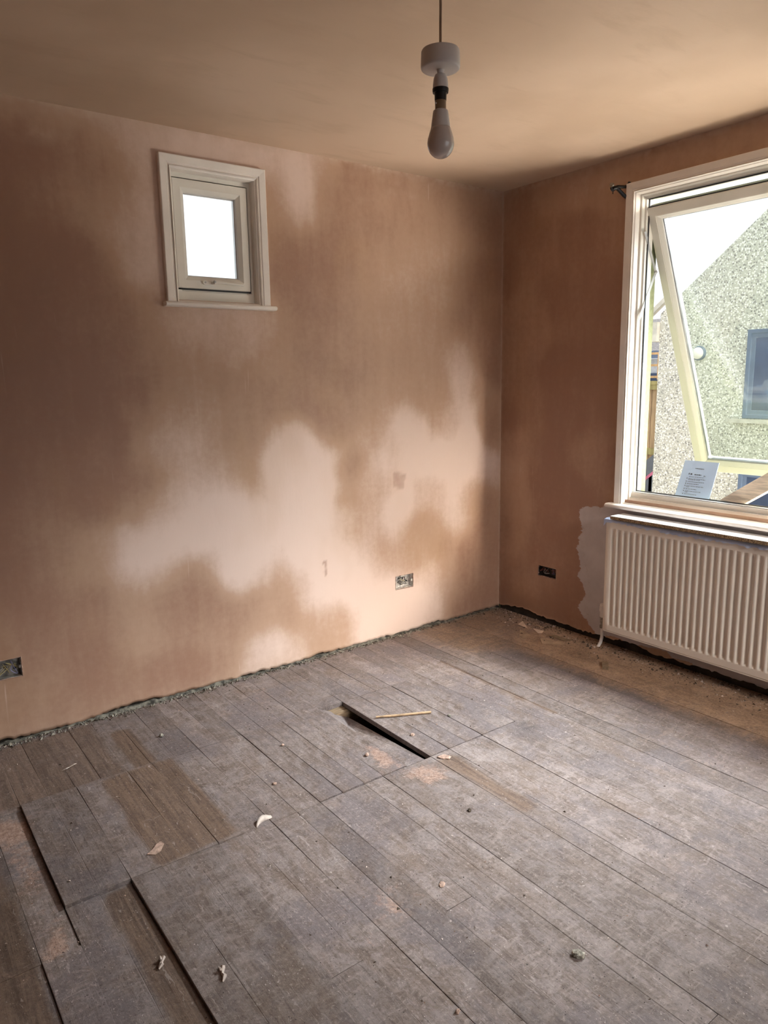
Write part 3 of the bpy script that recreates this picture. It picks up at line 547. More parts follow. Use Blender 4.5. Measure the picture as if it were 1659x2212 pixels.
kid(m1.build('reveal_lining', M['gloss']), W1)
fr = MB(); fr.sweep_rect([(0, -.03), (.030, -.03), (.034, -.034), (.034, -.09), (0, -.09)], rectP(-1.954, -1.579, 1.757, 2.287, 1, -1)); fr.box((-1.954, .034, 1.757), (-1.579, .09, 1.812))
fr.box((-1.954, .029, 1.757), (-1.579, .034, 1.805))
kid(fr.build('frame', M['upvc'], bevel=.0015), W1)
SP = [(0, -.024), (.002, -.020), (.034, -.020), (.036, -.022), (.050, -.032), (.052, -.036), (.052, -.07), (0, -.07)]
sash = kid(MB().sweep_rect(SP, rectP(-1.942, -1.600, 1.818, 2.262, 1, -1)).build('sash', M['upvc']), W1)
def sub(o, par, root):
    o.parent = par; return o
sub(MB().sweep_rect([(0, -.030), (.008, -.030), (.008, -.06), (0, -.06)], rectP(-1.9465, -1.594, 1.811, 2.2665, 1, -1)).build('gasket', M['rubber']), sash, W1)
sub(MB().box((-1.892, .048, 1.868), (-1.650, .053, 2.212)).build('glass_pane', M['glass2']), sash, W1)
sub(MB().sweep_rect([(0, -.046), (.006, -.046), (.006, -.055), (0, -.055)], rectP(-1.892, -1.650, 1.868, 2.212, 1, -1)).build('spacer_bar', M['silver']), sash, W1)
hb = MB(); zc = 1.845
hb.prism([(-1.805+.012*math.cos(t)*(1 if 1 else 0)+(.025 if math.cos(t) > 0 else -.018), .021, zc+.010*math.sin(t)) for t in [2*PI*k/20 for k in range(20)]], (0, -.009, 0))
h = sub(hb.build('handle_base', M['upvc'], bevel=.002), sash, W1)
hb = MB(); hb.tube([(-1.787, .012, zc), (-1.787, -.008, zc)], .0085, 16); hb.tube([(-1.790, -.010, zc), (-1.765, -.013, zc+.001), (-1.72, -.013, zc-.002), (-1.655, -.009, zc-.005), (-1.648, -.008, zc-.005)], [.0085, .008, .006, .0055, .003], 12)
sub(hb.build('handle_lever', M['upvc'], smooth=True), sash, W1)
for x in (-1.822, -1.789): sub(MB().tube([(x, .013 if x < -1.8 else -.016, zc), (x, .0105 if x < -1.8 else -.0195, zc)], .004, 12).build('screw_head', M['steel']), sash, W1)
sb = MB(); prof = [(.01, 0), (-.030, 0), (-.036, .002), (-.040, .008), (-.040, .012), (-.036, .018), (-.030, .020), (.01, .020)]
sb.prism([(-2.022, y, 1.734+z) for y, z in prof], (.522, 0, 0)); kid(sb.build('window_sill', M['gloss'], smooth=True, bevel=.002), W1)

# ------------------------------------------------------------------ large open window (right wall)
W2 = tag(empty('window_2', (0, -1.65, .76)), kind='structure')
YR = -2.462
kid(architrave((YR-.005, -.829, 2.315), .765, 0).build('architrave', M['gloss']), W2)
m1 = MB(); m1.sweep_rect([(0, .02), (0, .0), (0, -.05), (.010, -.05), (.010, -.004), (.007, .010), (.003, .013)], rectP(YR+.04, -.872, .765, 2.272, 0, -1)); kid(m1.build('reveal_lining', M['gloss']), W2)
FP = [(0, -.028), (.0025, -.022), (.010, -.022), (.012, -.026), (.014, -.040), (.022, -.044), (.024, -.100), (0, -.100)]
fr = MB(); fr.sweep_rect(FP, rectP(YR+.048, -.880, .768, 2.266, 0, -1))
fr.box((.024, YR+.05, .768), (.10, -.882, .800)); fr.box((.034, YR+.05, .800), (.10, -.882, .824))
fr_o = kid(fr.build('frame', M['upvc'], bevel=.0012), W2)
sub(MB().box((.038, YR+.05, .824), (.085, -.886, .829)).build('metal_capping', M['silver'], bevel=.001), fr_o, W2)
sub(MB().sweep_rect([(0, -.058), (.004, -.058), (.004, -.064), (0, -.064)], rectP(YR+.070, -.9035, .83, 2.2425, 0, -1)).build('gasket', M['rubber']), fr_o, W2)
# sash tilted outward at the foot: local u = y, v = down the sash, n = towards the room
TL = Vector((.047, 0, 2.197)); BL = Vector((.627, 0, .888)); dv = (BL-TL).normalized(); nn = Vector((-dv.z*-1, 0, dv.x*-1)).normalized()
nn = Vector((dv.z, 0, -dv.x)).normalized()
if nn.x > 0: nn = -nn
SL = (BL-TL).length; ya, yb = -.900, YR+.072
def SPt(a, b_, i, d):
    y = (ya-i) if a == 0 else (yb+i); t = i if b_ == 0 else SL-i
    p = TL+dv*t+nn*d; return (p.x, y, p.z)
S2 = [(0, 0), (.003, .003), (.040, .003), (.0405, .0015), (.043, .0015), (.058, -.008), (.062, -.012), (.062, -.060), (0, -.060)]
sash = kid(MB().sweep_rect(S2, SPt).build('sash', M['upvc']), W2)
g = MB(); g.add([SPt(a, b_, .060, -.028) for a, b_ in ((0, 0), (1, 0), (1, 1), (0, 1))]+[SPt(a, b_, .060, -.033) for a, b_ in ((0, 0), (1, 0), (1, 1), (0, 1))], [(0, 1, 2, 3), (4, 5, 6, 7), (0, 1, 5, 4), (1, 2, 6, 5), (2, 3, 7, 6), (3, 0, 4, 7)])
sub(g.build('glass_pane', M['glass']), sash, W2)
sub(MB().sweep_rect([(.058, -.012), (.0665, -.020), (.0665, -.042), (.058, -.042)], SPt).build('spacer_bar', M['steel']), sash, W2)
sub(MB().sweep_rect([(-.005, -.012), (0, -.010), (0, -.050), (-.005, -.052)], SPt).build('gasket', M['rubber']), sash, W2)
st = MB()
a0, a1, a2 = Vector([(0.035, -0.906, 2.092), (0.138, -0.906, 1.912), (0.018, -0.906, 1.682)][0]), Vector([(0.035, -0.906, 2.092), (0.138, -0.906, 1.912), (0.018, -0.906, 1.682)][1]), Vector([(0.035, -0.906, 2.092), (0.138, -0.906, 1.912), (0.018, -0.906, 1.682)][2])
for p, q_ in ((a0, a1), (a1, a2)):
    d = (q_-p).normalized(); s_ = Vector((0, 1, 0)).cross(d)*.008
    st.prism([p-s_, q_-s_, q_+s_, p+s_], (0, .003, 0))
st.tube([a1+Vector((0, -.004, 0)), a1+Vector((0, .008, 0))], .007, 12)
kid(st.build('friction_stay', M['silver']), W2)
kid(MB().box((.066, -.9055, .86), (.074, -.9035, 1.72)).build('stay_track', M['silver']), W2)
for z in (.925, 1.44): kid(MB().box((.060, -.9075, z), (.078, -.904, z+.035)).build('track_clip', M['upvc'], bevel=.001), W2)
sb = MB(); prof = [(.03, 0), (-.045, 0), (-.053, .003), (-.058, .010), (-.058, .014), (-.053, .020), (-.045, .023), (.03, .023)]
sb.prism([(x, -.798, .744+z) for x, z in prof], (0, -1.74, 0)); kid(sb.build('window_sill', M['gloss'], smooth=True, bevel=.002), W2)
kid(MB().prism([(.10, -2.43, .80), (.10, -.885, .80), (.20, -.885, .785), (.20, -2.43, .785)], (0, 0, -.02)).build('outer_sill', M['render']), W2)

# ------------------------------------------------------------------ radiator
RX, RY0, RY1, RZ0, RZ1 = -.120, -.862, -2.464, .115, .700
rad = tag(empty('radiator', (-.07, (RY0+RY1)/2, RZ0)), 'cream steel panel radiator with vertical ribs on the window wall', 'radiator')
ys = []; hs = []; y = RY0-.030; pit = .0335
ys.append(RY0); hs.append(0); ys.append(RY0-.004); hs.append(0)
while y-pit > RY1+.02:
    for dy, h_ in ((0, 0), (.0012, -.0006), (.0088, -.0108), (.0100, -.0115), (.0190, -.0115), (.0203, -.0108), (.0262, -.0006), (.0274, 0)):
        ys.append(y-dy); hs.append(h_)
    y -= pit
ys += [RY1+.004, RY1]; hs += [0, 0]
zs = [RZ0, RZ0+.003, RZ0+.030, RZ0+.034, RZ0+.046, RZ0+.052, RZ1-.062, RZ1-.056, RZ1-.044, RZ1-.040, RZ1-.003, RZ1]; zk = [0, 0, 0, .0, .95, 1, 1, .95, .0, 0, 0, 0]
V = []; F = []
for i, (yy, hh) in enumerate(zip(ys, hs)):
    for zz, kk in zip(zs, zk):
        rnd = .003 if (i in (0, len(ys)-1) or zz in (RZ0, RZ1)) else 0
        V.append((RX+rnd-hh*kk, yy, zz))
nz = len(zs)
for i in range(len(ys)-1):
    for j in range(nz-1): a = i*nz+j; F.append((a, a+1, a+nz+1, a+nz))
pm = MB().add(V, F); pm.box((RX+.0135, RY0, RZ0), (RX+.018, RY1, RZ1)); pm.box((RX+.001, RY0, RZ0), (RX+.0135, RY0-.003, RZ1))
kid(pm.build('front_panel', M['rad'], smooth=True), rad)
bp_ = MB(); bp_.box((-.040, RY0, RZ0), (-.030, RY1, RZ1)); kid(bp_.build('rear_panel', M['rad'], bevel=.002), rad)
for yy in (RY0, RY1+.003):
    s_ = MB(); s_.box((RX+.006, yy-.0015, RZ0+.004), (-.032, yy+.0015, RZ1-.01)); kid(s_.build('side_panel', M['rad']), rad)
fn = MB()
for k in range(48): fn.box((RX+.019, RY0-.02-k*.0333, RZ0+.02), (-.041, RY0-.0215-k*.0333, RZ1-.03))
tag(kid(fn.build('convector_fins', M['rad']), rad), kind='stuff')
s_ = MB(); s_.prism([(x, RY0-.003, z) for x, z in ((RX+.002, RZ0+.001), (RX+.002, RZ0-.006), (RX+.008, RZ0-.008), (RX+.012, RZ0+.001))], (0, RY1-RY0+.006, 0)); kid(s_.build('bottom_seam', M['rad']), rad)
for yy in (-1.1, -2.2): kid(MB().box((-.03, yy, .18), (-.002, yy-.03, .60)).build('wall_bracket', M['steel']), rad)
vy = -.826
v = empty('radiator_valve', (-.07, vy, 0), label='white thermostatic radiator valve with curved white pipe down to floorboards', cat='radiator valve')
hd = MB(); hd.lathe([(.0125, 0), (.0155, .004), (.016, .03), (.0165, .034), (.0165, .066), (.0155, .072), (.011, .0745)], (0, 0, .160), 28)
for k in range(5): hd.box((-.0172+0.0, -.010+k*.005-.0008, .195), (-.0150, -.010+k*.005+.0008, .222))
hd.build('thermostat_head', M['white'], v, smooth=True)
bd = MB(); bd.lathe([(.012, 0), (.0145, .002), (.0145, .016), (.010, .018), (.010, .030), (.0135, .031), (.0135, .048), (.009, .052), (.013, .053), (.0155, .056), (.0155, .060), (.011, .062)], (0, 0, .100), 12)
bd.tube([(0, 0, .135), (.0, -.036, .135)], .009, 10); bd.build('valve_body', M['brass'], v)
MB().tube([(0, 0, .104), (.0, .001, .08), (-.001, .0, .05), (-.006, .004, .02), (-.016, .012, -.004)], .0085, 14).build('supply_pipe', M['white'], v, smooth=True)
# plastic film over the radiator top
V = []; F = []; nY = 260; cols = [(-.028, .008), (-.06, .0145), (-.10, .0145), (RX-.002, .006), (RX-.0045, .0015), (RX-.0045, 1), (RX-.005, 2)]
for i in range(nY):
    yy = RY0+.010-(RY0-RY1+.01)*i/(nY-1)
    dr = .006+.016*fbm(np.array([yy*3.1]), np.array([.3]), 4)[0]+.010*max(0, -(yy+1.25))+.0035*math.sin(yy*60+3*math.sin(yy*23))
    wv = .0022*math.sin(yy*140+4*math.sin(yy*31))+.0018*math.sin(yy*67)
    for c, (x, dz) in enumerate(cols):
        if dz == 1: z = RZ1-dr*.6; x = x-abs(wv)-.001
        elif dz == 2: z = RZ1-dr-.003*math.sin(yy*90)**2; x = x-.003-wv*2
        else: z = RZ1+(dz*.3 if c in (1, 2) else dz*.2)+.0004
        V.append((x, yy, z))
nc = len(cols)
for i in range(nY-1):
    for j in range(nc-1): a = i*nc+j; F.append((a, a+1, a+nc+1, a+nc))
b0 = len(V); V += [(-.030, RY0+.010, RZ1+.003), (RX-.004, RY0+.010, RZ1+.002), (RX-.006, RY0+.012, RZ1-.036), (RX+.012, RY0+.008, RZ1-.018), (-.05, RY0+.008, RZ1-.012)]
F += [(b0, b0+1, b0+2, b0+3, b0+4)]
fm = MB().add(V, F).build('plastic_sheet', M['film'], smooth='all'); tag(fm, 'thin bluish plastic sheet draped over top edge of the radiator', 'plastic sheet')
# chipboard shelf
sh = empty('shelf_board', (-.085, -1.62, .706), label='white faced chipboard shelf board lying on the radiator top', cat='board')
kx0, kx1, kz = -.142, -.034, .706
o = MB().box((kx0, -.900, kz+.001), (kx1, -2.42, kz+.0165)).build('chipboard_core', M['chip']); kid(o, sh)
o = MB().box((kx0, -.900, kz+.0166), (kx1, -2.42, kz+.0182)).build('white_facing', M['melamine']); kid(o, sh)

# ------------------------------------------------------------------ pendant
pc = (-2.066, -1.825)
pen = empty('pendant_lamp', (pc[0], pc[1], 1.88), label='bare hanging pendant bulb with loose white ceiling rose on beige flex', cat='pendant lamp')
o = MB().tube([(0.0, 0, 2.1-1.88), (.0005, -.0005, .30), (-.001, 0, .42), (0, .001, .57)], .0028, 10).build('flex', M['cord'], pen, smooth=True)
ro = MB().lathe([(.006, .0), (.038, .0), (.0405, .002), (.0415, .006), (.0405, .034), (.039, .037), (.0385, .037), (.036, .0345), (.0035, .0345)], (0, 0, .175), 48).build('ceiling_rose', M['pendwhite'], pen, smooth=True)
MB().lathe([(.0075, -.012), (.0062, -.006), (.0075, .002), (.0105, .004)], (0, 0, .172), 24).build('cord_grip', M['pendwhite'], ro, smooth=True)
MB().lathe([(.0165, 0), (.0160, .010), (.0145, .020), (.0115, .027), (.008, .029)], (0, 0, .138), 32).build('lampholder_cap', M['pendwhite'], pen, smooth=True)
MB().lathe([(.0125, -.0235), (.0128, -.010), (.0130, -.008), (.0165, -.008), (.0172, -.004), (.0172, .0), (.0150, .001)], (0, 0, .138), 32).build('lampholder_skirt', M['black'], pen, smooth=True)
bl = MB().lathe([(.002, -.0002), (.008, .001), (.0145, .0038), (.0195, .0078), (.0235, .0125), (.0268, .0195), (.0287, .0265), (.0288, .032), (.0277, .040), (.0250, .049), (.0222, .057), (.0206, .062)], (0, 0, .0), 40)
bl.add(*(lambda: ([], []))()); bulb = bl.build('bulb_globe', M['opal'], pen, smooth='all')
MB().lathe([(.0208, .0), (.0200, .006), (.0165, .030), (.0155, .034), (.0125, .036)], (0, 0, .061), 40).build('bulb_collar', M['pendwhite'], bulb, smooth=True)
MB().lathe([(.0118, .0), (.0118, .022), (.0105, .024)], (0, 0, .096), 28).build('bayonet_cap', M['tan'], bulb, smooth=True)
MB().tube([(-.0145, 0, .108), (.0145, 0, .108)], .0015, 8).build('bayonet_pin', M['silver'], bulb)

# ------------------------------------------------------------------ curtain pole bracket
br = empty('curtain_bracket', (-.02, -.81, 2.29), label='black metal curtain pole bracket beside top corner of large window', cat='bracket')
def rel(o): return kid(o, br)
kk = MB(); kk.prism([(-.0005, -.833+.008*math.cos(t), 2.248+.014*math.sin(t)) for t in [2*PI*k/16 for k in range(16)]], (-.004, 0, 0)); kk.tube([(-.003, -.831, 2.25), (-.028, -.822, 2.264), (-.062, -.806, 2.296)], [.0095, .009, .0085], 8); rel(kk.build('lower_arm', M['blackmetal'], smooth=True))
kk = MB(); kk.prism([(-.0005, -.834+.008*math.cos(t), 2.314+.012*math.sin(t)) for t in [2*PI*k/16 for k in range(16)]], (-.010, 0, 0)); kk.tube([(-.004, -.830, 2.305), (-.03, -.82, 2.302), (-.062, -.806, 2.300)], [.008, .0075, .009], 8); rel(kk.build('upper_arm', M['blackmetal'], smooth=True))
kk = MB(); kk.tube([(-.060, -.806, 2.298), (-.076, -.800, 2.294), (-.085, -.797, 2.292)], [.010, .0095, .0095], 10)
kk.tube([(-.082+.012*math.cos(t), -.797, 2.296+.012*math.sin(t)) for t in [PI+PI*k/10 for k in range(11)]], .0055, 8); rel(kk.build('pole_cup', M['blackmetal'], smooth=True))
rel(MB().tube([(-.094, -.797, 2.308), (-.084, -.797, 2.308)], .0095, 18).build('grub_screw', M['brass'])); rel(MB().tube([(-.080, -.797, 2.284), (-.079, -.797, 2.268)], .0022, 8).build('thumb_screw', M['blackmetal']))

# ------------------------------------------------------------------ socket back boxes
def socket(label, hole, ax, mats, wires, seed):
    a, b_, c, d = hole; dep = .035; r = random.Random(seed)
    def T(u, n_, z): return (u, n_, z) if ax == 1 else (n_, u, z)
    root = empty('socket_box', T((a+b_)/2, 0, c), label=label, cat='socket box', group='empty socket back boxes')
    mb = MB(); t = .0012
    mb.box(T(a, dep, c), T(b_, dep+t, d)); mb.box(T(a, .002, c), T(a+t, dep, d)); mb.box(T(b_-t, .002, c), T(b_, dep, d)); mb.box(T(a, .002, c), T(b_, dep, c+t)); mb.box(T(a, .002, d-t), T(b_, dep, d))
    o_ = kid(mb.build('back_box', mats, None), root)
    lg = MB(); zc_ = (c+d)/2
    for u, sg in ((a+.001, 1), (b_-.001, -1)): kid(MB().box(T(u, .004, zc_-.006), T(u+sg*.008, .0055, zc_+.006)).build('screw_lug', mats), root)
    kn = MB()
    for q in range(4):
        u = a+.02+q*(b_-a-.04)/3; z = zc_+r.uniform(-.018, .018)
        kid(MB().prism([T(u+.006*math.cos(t_), dep-.0004, z+.006*math.sin(t_)) for t_ in [2*PI*k/14 for k in range(14)]], T(0, -.0006, 0)).build('knockout', M['boxdark']), root)
    for q, wm in enumerate(wires):
        u0 = r.uniform(a+.012, b_-.02)
        p = [T(u0, dep-.002, r.uniform(c+.01, d-.01))]
        for s_ in range(5): p.append(T(min(max(u0+r.uniform(-.028, .028), a+.006), b_-.006), r.uniform(.008, .028), r.uniform(c+.008, d-.008)))
        P_ = [Vector(x) for x in p]; out = []
        for i in range(len(P_)-1):
            p0, p1, p2, p3 = P_[max(i-1, 0)], P_[i], P_[i+1], P_[min(i+2, len(P_)-1)]
            for k in range(6):
                t_ = k/6; out.append(.5*((2*p1)+(p2-p0)*t_+(2*p0-5*p1+4*p2-p3)*t_*t_+(3*p1-p0-3*p2+p3)*t_**3))
        kid(MB().tube(out, .0012, 6).build('wire', M[wm], smooth=True), root)
    # crumbled plaster rim
    rim = MB(); loop = []
    for (ua, za, ub, zb, k_) in ((a, c, b_, c, 16), (b_, c, b_, d, 9), (b_, d, a, d, 16), (a, d, a, c, 9)):
        for q in range(k_): loop.append((ua+(ub-ua)*q/k_, za+(zb-za)*q/k_))
    cu, cz = (a+b_)/2, zc_; V_ = []
    for u, z in loop:
        e = r.uniform(.0005, .004); du, dz_ = math.copysign(1, u-cu)*(abs(u-cu) > .9*(b_-a)/2), math.copysign(1, z-cz)*(abs(z-cz) > .9*(d-c)/2)
        V_ += [T(u-du*r.uniform(.0005, .003), .006, z-dz_*r.uniform(.0005, .003)), T(u+du*.001, -.0015-r.uniform(0, .0025), z+dz_*.001), T(u+du*e, -.0004, z+dz_*e)]
    L_ = len(loop); rim.add(V_, [(3*i_+j_, 3*((i_+1) % L_)+j_, 3*((i_+1) % L_)+j_+1, 3*i_+j_+1) for i_ in range(L_) for j_ in (0, 1)])
    kid(rim.build('crumbled_rim', M['plump']), root)
socket('metal socket box with tangled wires in the pale plaster left of corner', sockL, 1, M['zinc'], ['wk', 'wg', 'wk', 'wy', 'wg', 'wk', 'wk'], 1)
socket('grey metal socket box with yellow and blue wires at left photo edge', sockF, 1, M['galv'], ['wy', 'wy', 'wb', 'wg', 'wy', 'wr', 'wb', 'wg', 'wy'], 4)
socket('dark socket box with red wire loop in brown plaster under the window side', sockR, 0, M['boxdark'], ['wk', 'wg', 'wr', 'wr', 'wk', 'wk', 'wb'], 6)

# ------------------------------------------------------------------ outside
b = MB(); b.box((.165, -9, -.5), (30, 12, -.40)); tag(b.build('patio_ground', M['patio']), kind='structure').name = 'floor_patio'
GX = 3.5; GY = 1.235; ez = 1.96; sl = .815
nb = empty('neighbour_house', (GX, -3, -.4), label='grey pebbledashed neighbouring gable house outside the open window', cat='house')
pk_y = -4.2; pk_z = ez+(1.35-pk_y)*sl; yr_ = 2*pk_y-GY
o = MB().prism([(GX, GY, -.4), (GX, GY, ez+.05), (GX, pk_y, pk_z-.04), (GX, yr_, ez+.05), (GX, yr_, -.4)], (4.5, 0, 0)).build('gable_wall', M['pebble']); kid(o, nb)
def slab(y0, z0, y1, z1, x0, x1, t, name, mat):
    return kid(MB().prism([(x0, y0, z0), (x0, y1, z1), (x0, y1, z1+t), (x0, y0, z0+t)], (x1-x0, 0, 0)).build(name, mat), nb)
slab(1.36, ez-.015, pk_y, pk_z, GX+.3, GX+4.7, .03, 'roof_slope', M['slate'])
slab(2*pk_y-1.36, ez-.015, pk_y, pk_z, GX+.3, GX+4.7, .045, 'roof_slope', M['slate'])
slab(1.40, ez-.04, 1.16, ez-.04+.24*sl, GX-.06, GX-.001, .055, 'barge_board', M['soffit'])
kid(MB().box((GX-.05, GY+.002, ez-.22), (GX+4.6, GY+.09, ez-.03)).build('eaves_box', M['soffit']), nb)
def nwin(y0, y1, z0, z1, cols_, name='house_window'):
    f_ = MB(); f_.sweep_rect([(0, .012), (.035, .012), (.038, .004), (.075, .004), (.085, -.01), (.085, -.02), (0, -.02)], (lambda a, b_, i, d: (GX-.002-d, (y0-i if a == 0 else y1+i), (z0+i if b_ == 0 else z1-i))))
    for c in cols_: f_.box((GX-.008, c-.02, z0+.03), (GX+.01, c+.02, z1-.03))
    fo = kid(f_.build(name, M['navy'], bevel=.004), nb)
    p_ = MB(); p_.box((GX-.003, y0-.05, z0+.05), (GX-.001, y1+.05, z1-.05)); po = p_.build('pane', M['dkglass']); po.parent = fo
nwin(.34, -1.1, 1.005, 1.80, (-.38,)); nwin(.335, -1.6, -.38, .545, (-.02, -.28, -.95))
kid(MB().box((GX-.06, .45, .965), (GX-.001, -1.2, 1.0)).build('stone_sill', M['soffit']), nb)
lp = empty('wall_lamp', (GX, .80, 1.61), label='round white bulkhead lamp on the pebbledash wall, seen through glass', cat='lamp')
def ydome(n_, r0, r1, dx0, dx1, mat):
    V = []; F = []; K = 24
    prof = [(r0, dx0), (r0*1.0, dx0+.3*(dx1-dx0)), (.85*r0+.15*r1, dx0+.65*(dx1-dx0)), (.5*r0, dx0+.93*(dx1-dx0)), (.02, dx1)]
    for r_, d in prof: V += [(-d, r_*math.cos(2*PI*k/K), r_*math.sin(2*PI*k/K)) for k in range(K)]
    for i in range(len(prof)-1):
        for k in range(K): F.append((i*K+k, i*K+(k+1) % K, (i+1)*K+(k+1) % K, (i+1)*K+k))
    F.append(tuple(range((len(prof)-1)*K, len(prof)*K)))
    MB().add(V, F).build(n_, mat, lp, smooth='all')
ydome('lamp_base', .068, .06, 0, .03, M['navy']); ydome('lamp_dome', .055, .02, .028, .075, M['white'])
# fence with trellis
fc = empty('garden_fence', (6, 2.9, -.4), label='green stained timber fence with open trellis top behind the houses', cat='fence')
k = 0; y = 1.5
while y < 5:
    kid(MB().box((6.02, y, -.3), (6.04, y+.135, 1.28)).build('fence_board', M['fenceb']), fc) ; y += .145
for z in (-.25, .30, 1.28): kid(MB().box((5.98, 1.5, z), (6.02, 5.0, z+(.05 if z > 1 else .09))).build('fence_rail', M['fence']), fc)
kid(MB().box((5.99, 1.5, 1.21), (6.015, 5.0, 1.285)).build('fence_rail', M['fence']), fc)
tr = MB()
for z in (1.37, 1.53, 1.69): tr.box((6.0, 1.5, z), (6.025, 5.0, z+.03))
y = 1.55
while y < 5: tr.box((5.985, y, 1.35), (6.0, y+.028, 1.72)); y += .16
kid(tr.build('trellis', M['trellis']), fc)
# far house
fh = empty('far_house', (13, 6, -.4), label='distant pale house with grey tiled roof beyond the trellis', cat='house')
kid(MB().box((13, 2, -.4), (18, 12, 1.80)).build('house_wall', M['farwall']), fh)
kid(MB().prism([(12.7, 1.8, 1.95), (15.5, 1.8, 2.95), (18.3, 1.8, 1.95)], (0, 10.4, 0)).build('roof', M['slate']), fh)
kid(MB().box((12.62, 1.8, 1.80), (12.74, 12.2, 1.98)).build('gutter', M['navy']), fh)
for y in (3.0, 5.4, 7.2, 9.0): kid(MB().box((12.95, y, .3), (12.99, y+1.3, 1.45)).build('house_window', M['dkglass']), fh)
# rain chain
rc = empty('rain_chain', (GX+.05, 1.40, 1.2), label='thin rusty hanging chain beside the neighbouring gable corner', cat='chain')
ch = MB()
ch.tube([(0, .014*math.cos(t), .52+.014*math.sin(t)) for t in [2*PI*k/14 for k in range(15)]], .0025, 6)
for q in range(13):
    zc_ = .49-.036*q; s_ = q % 2
    ch.tube([((.007 if s_ else 0)*math.cos(t), (0 if s_ else .007)*math.cos(t), zc_+.022*math.sin(t)) for t in [2*PI*k/10 for k in range(11)]], .002, 6)
ch.build('chain_links', M['brass'], rc); rc.children[-1]['kind'] = 'stuff'
MB().tube([(0, 0, .535), (0, 0, .60), (0, -.05, .63), (0, -.10, .63)], .0025, 6).build('hook', M['brass'], rc)
# leaning dark panel behind the corner
pn = empty('leaning_panel', (4.6, 2.12, -.4), label='dark grey panel with pink stripe leaning by the fence', cat='panel')
def pp(pts, t, mat, n_): MB().prism([(0, y_, z_) for y_, z_ in pts], (t, 0, 0)).build(n_, mat, pn)
pp([(.02, .30), (.14, .62), (-.30, .98), (-.42, .60)], .03, M['cardk'], 'panel_face')
MB().box((0, -.12, 0), (.03, -.16, .62)).build('stand', M['steel'], pn)
MB().prism([(-.003, .06, .44), (-.003, .075, .47), (-.003, -.33, .80), (-.003, -.345, .77)], (.003, 0, 0)).build('pink_stripe', M['pinkp'], pn)
# blue notice on the outer sill
pa = empty('paper_notice', (.118, -1.17, .805), label='pale blue printed paper notice leaning outside on the window sill', cat='paper')
e0 = Vector((.0, .092, 0)); up_ = Vector((.055, -.016, .190))
def pq(u, v_, n_=0): p = Vector((0, .088, 0))+Vector((0, -.176, 0))*u+up_*v_+Vector((-1, 0, .3)).normalized()*n_; return p
MB().add([pq(0, 0), pq(.93, 0), pq(.95, .05), pq(1.02, .05), pq(1, 1), pq(0, 1)]+[pq(0, 0, -.001), pq(.93, 0, -.001), pq(.95, .05, -.001), pq(1.02, .05, -.001), pq(1, 1, -.001), pq(0, 1, -.001)], [(0, 1, 2, 3, 4, 5), (11, 10, 9, 8, 7, 6)]+[(i, (i+1) % 6, (i+1) % 6+6, i+6) for i in range(6)]).build('sheet', M['bluepaper'], pa)
tx = MB(); rr = random.Random(3)
def dash(u0, u1, v_, h_): tx.add([pq(u0, v_, .0008), pq(u1, v_, .0008), pq(u1, v_+h_, .0008), pq(u0, v_+h_, .0008)], [(0, 1, 2, 3)])
def words(u0, u1, v_, h_=.010):
    u = u0
    while u < u1: L_ = rr.uniform(.012, .05); dash(u, min(u+L_, u1), v_, h_); u += L_+.012
words(.38, .64, .80, .018); words(.40, .60, .645, .022); dash(.225, .25, .645, .04); dash(.28, .33, .645, .035); dash(.68, .70, .62, .03); dash(.72, .73, .62, .03)
for k, (v_, u1) in enumerate(((.59, .70), (.54, .75), (.515, .60), (.465, .74), (.41, .60), (.355, .76), (.33, .34), (.28, .58), (.225, .72), (.20, .34), (.15, .62))):
    words(.26, u1, v_)
    if k in (1, 3, 4, 5, 7, 8, 10): dash(.20, .225, v_, .018)
tag(tx.build('print', M['ink'], pa), kind='stuff')
# timber prop
tp = empty('timber_prop', (.14, -1.33, .83), label='pale length of timber propped diagonally across the open window', cat='timber')
A_, B_ = Vector((.135, -1.345, .800)), Vector((.135, -2.33, 1.49)); d = (B_-A_).normalized(); pr_ = Vector((0, -d.z, d.y)); pr_ = pr_ if pr_.z > 0 else -pr_
hw = .037
o = MB().prism([A_-pr_*hw+Vector((-.045, 0, 0)), B_-pr_*hw+Vector((-.045, 0, 0)), B_+pr_*hw+Vector((-.045, 0, 0)), A_+pr_*hw*.9+d*-.06+Vector((-.045, 0, 0))], (.055, 0, 0)).build('timber_length', M['pine'], bevel=.002); kid(o, tp)

# ------------------------------------------------------------------ loose bits on the floor
def lump(name, mat, x, y, s, label, cat='plaster lump', group=None, sq=.5, z=0, seed=0):
    r = random.Random(seed*31+5); bm = bmesh.new(); bmesh.ops.create_icosphere(bm, subdivisions=3, radius=1)
    for v_ in bm.verts:
        p = v_.co; k_ = 1+.35*(vn(np.array([p.x*1.7+seed]), np.array([p.y*1.7+p.z*2.3]), seed)[0]-.5)*2+.18*(vn(np.array([p.x*5+seed]), np.array([p.y*5+p.z*6]), seed+2)[0]-.5)*2
        v_.co = Vector((p.x*k_*s[0]*.72, p.y*k_*s[1]*.72, p.z*k_*s[2]*.72))
    zm = min(v_.co.z for v_ in bm.verts)
    for v_ in bm.verts: v_.co.z = max(v_.co.z-zm*.6, 0)
    me = bpy.data.meshes.new(name); bm.to_mesh(me); bm.free(); me.polygons.foreach_set('use_smooth', [i % 3 > 0 for i in range(len(me.polygons))])
    o_ = link(name, me, M[mat]); o_.location = (x, y, z); o_.rotation_euler.z = r.uniform(0, 6)
    return tag(o_, label, cat, group)
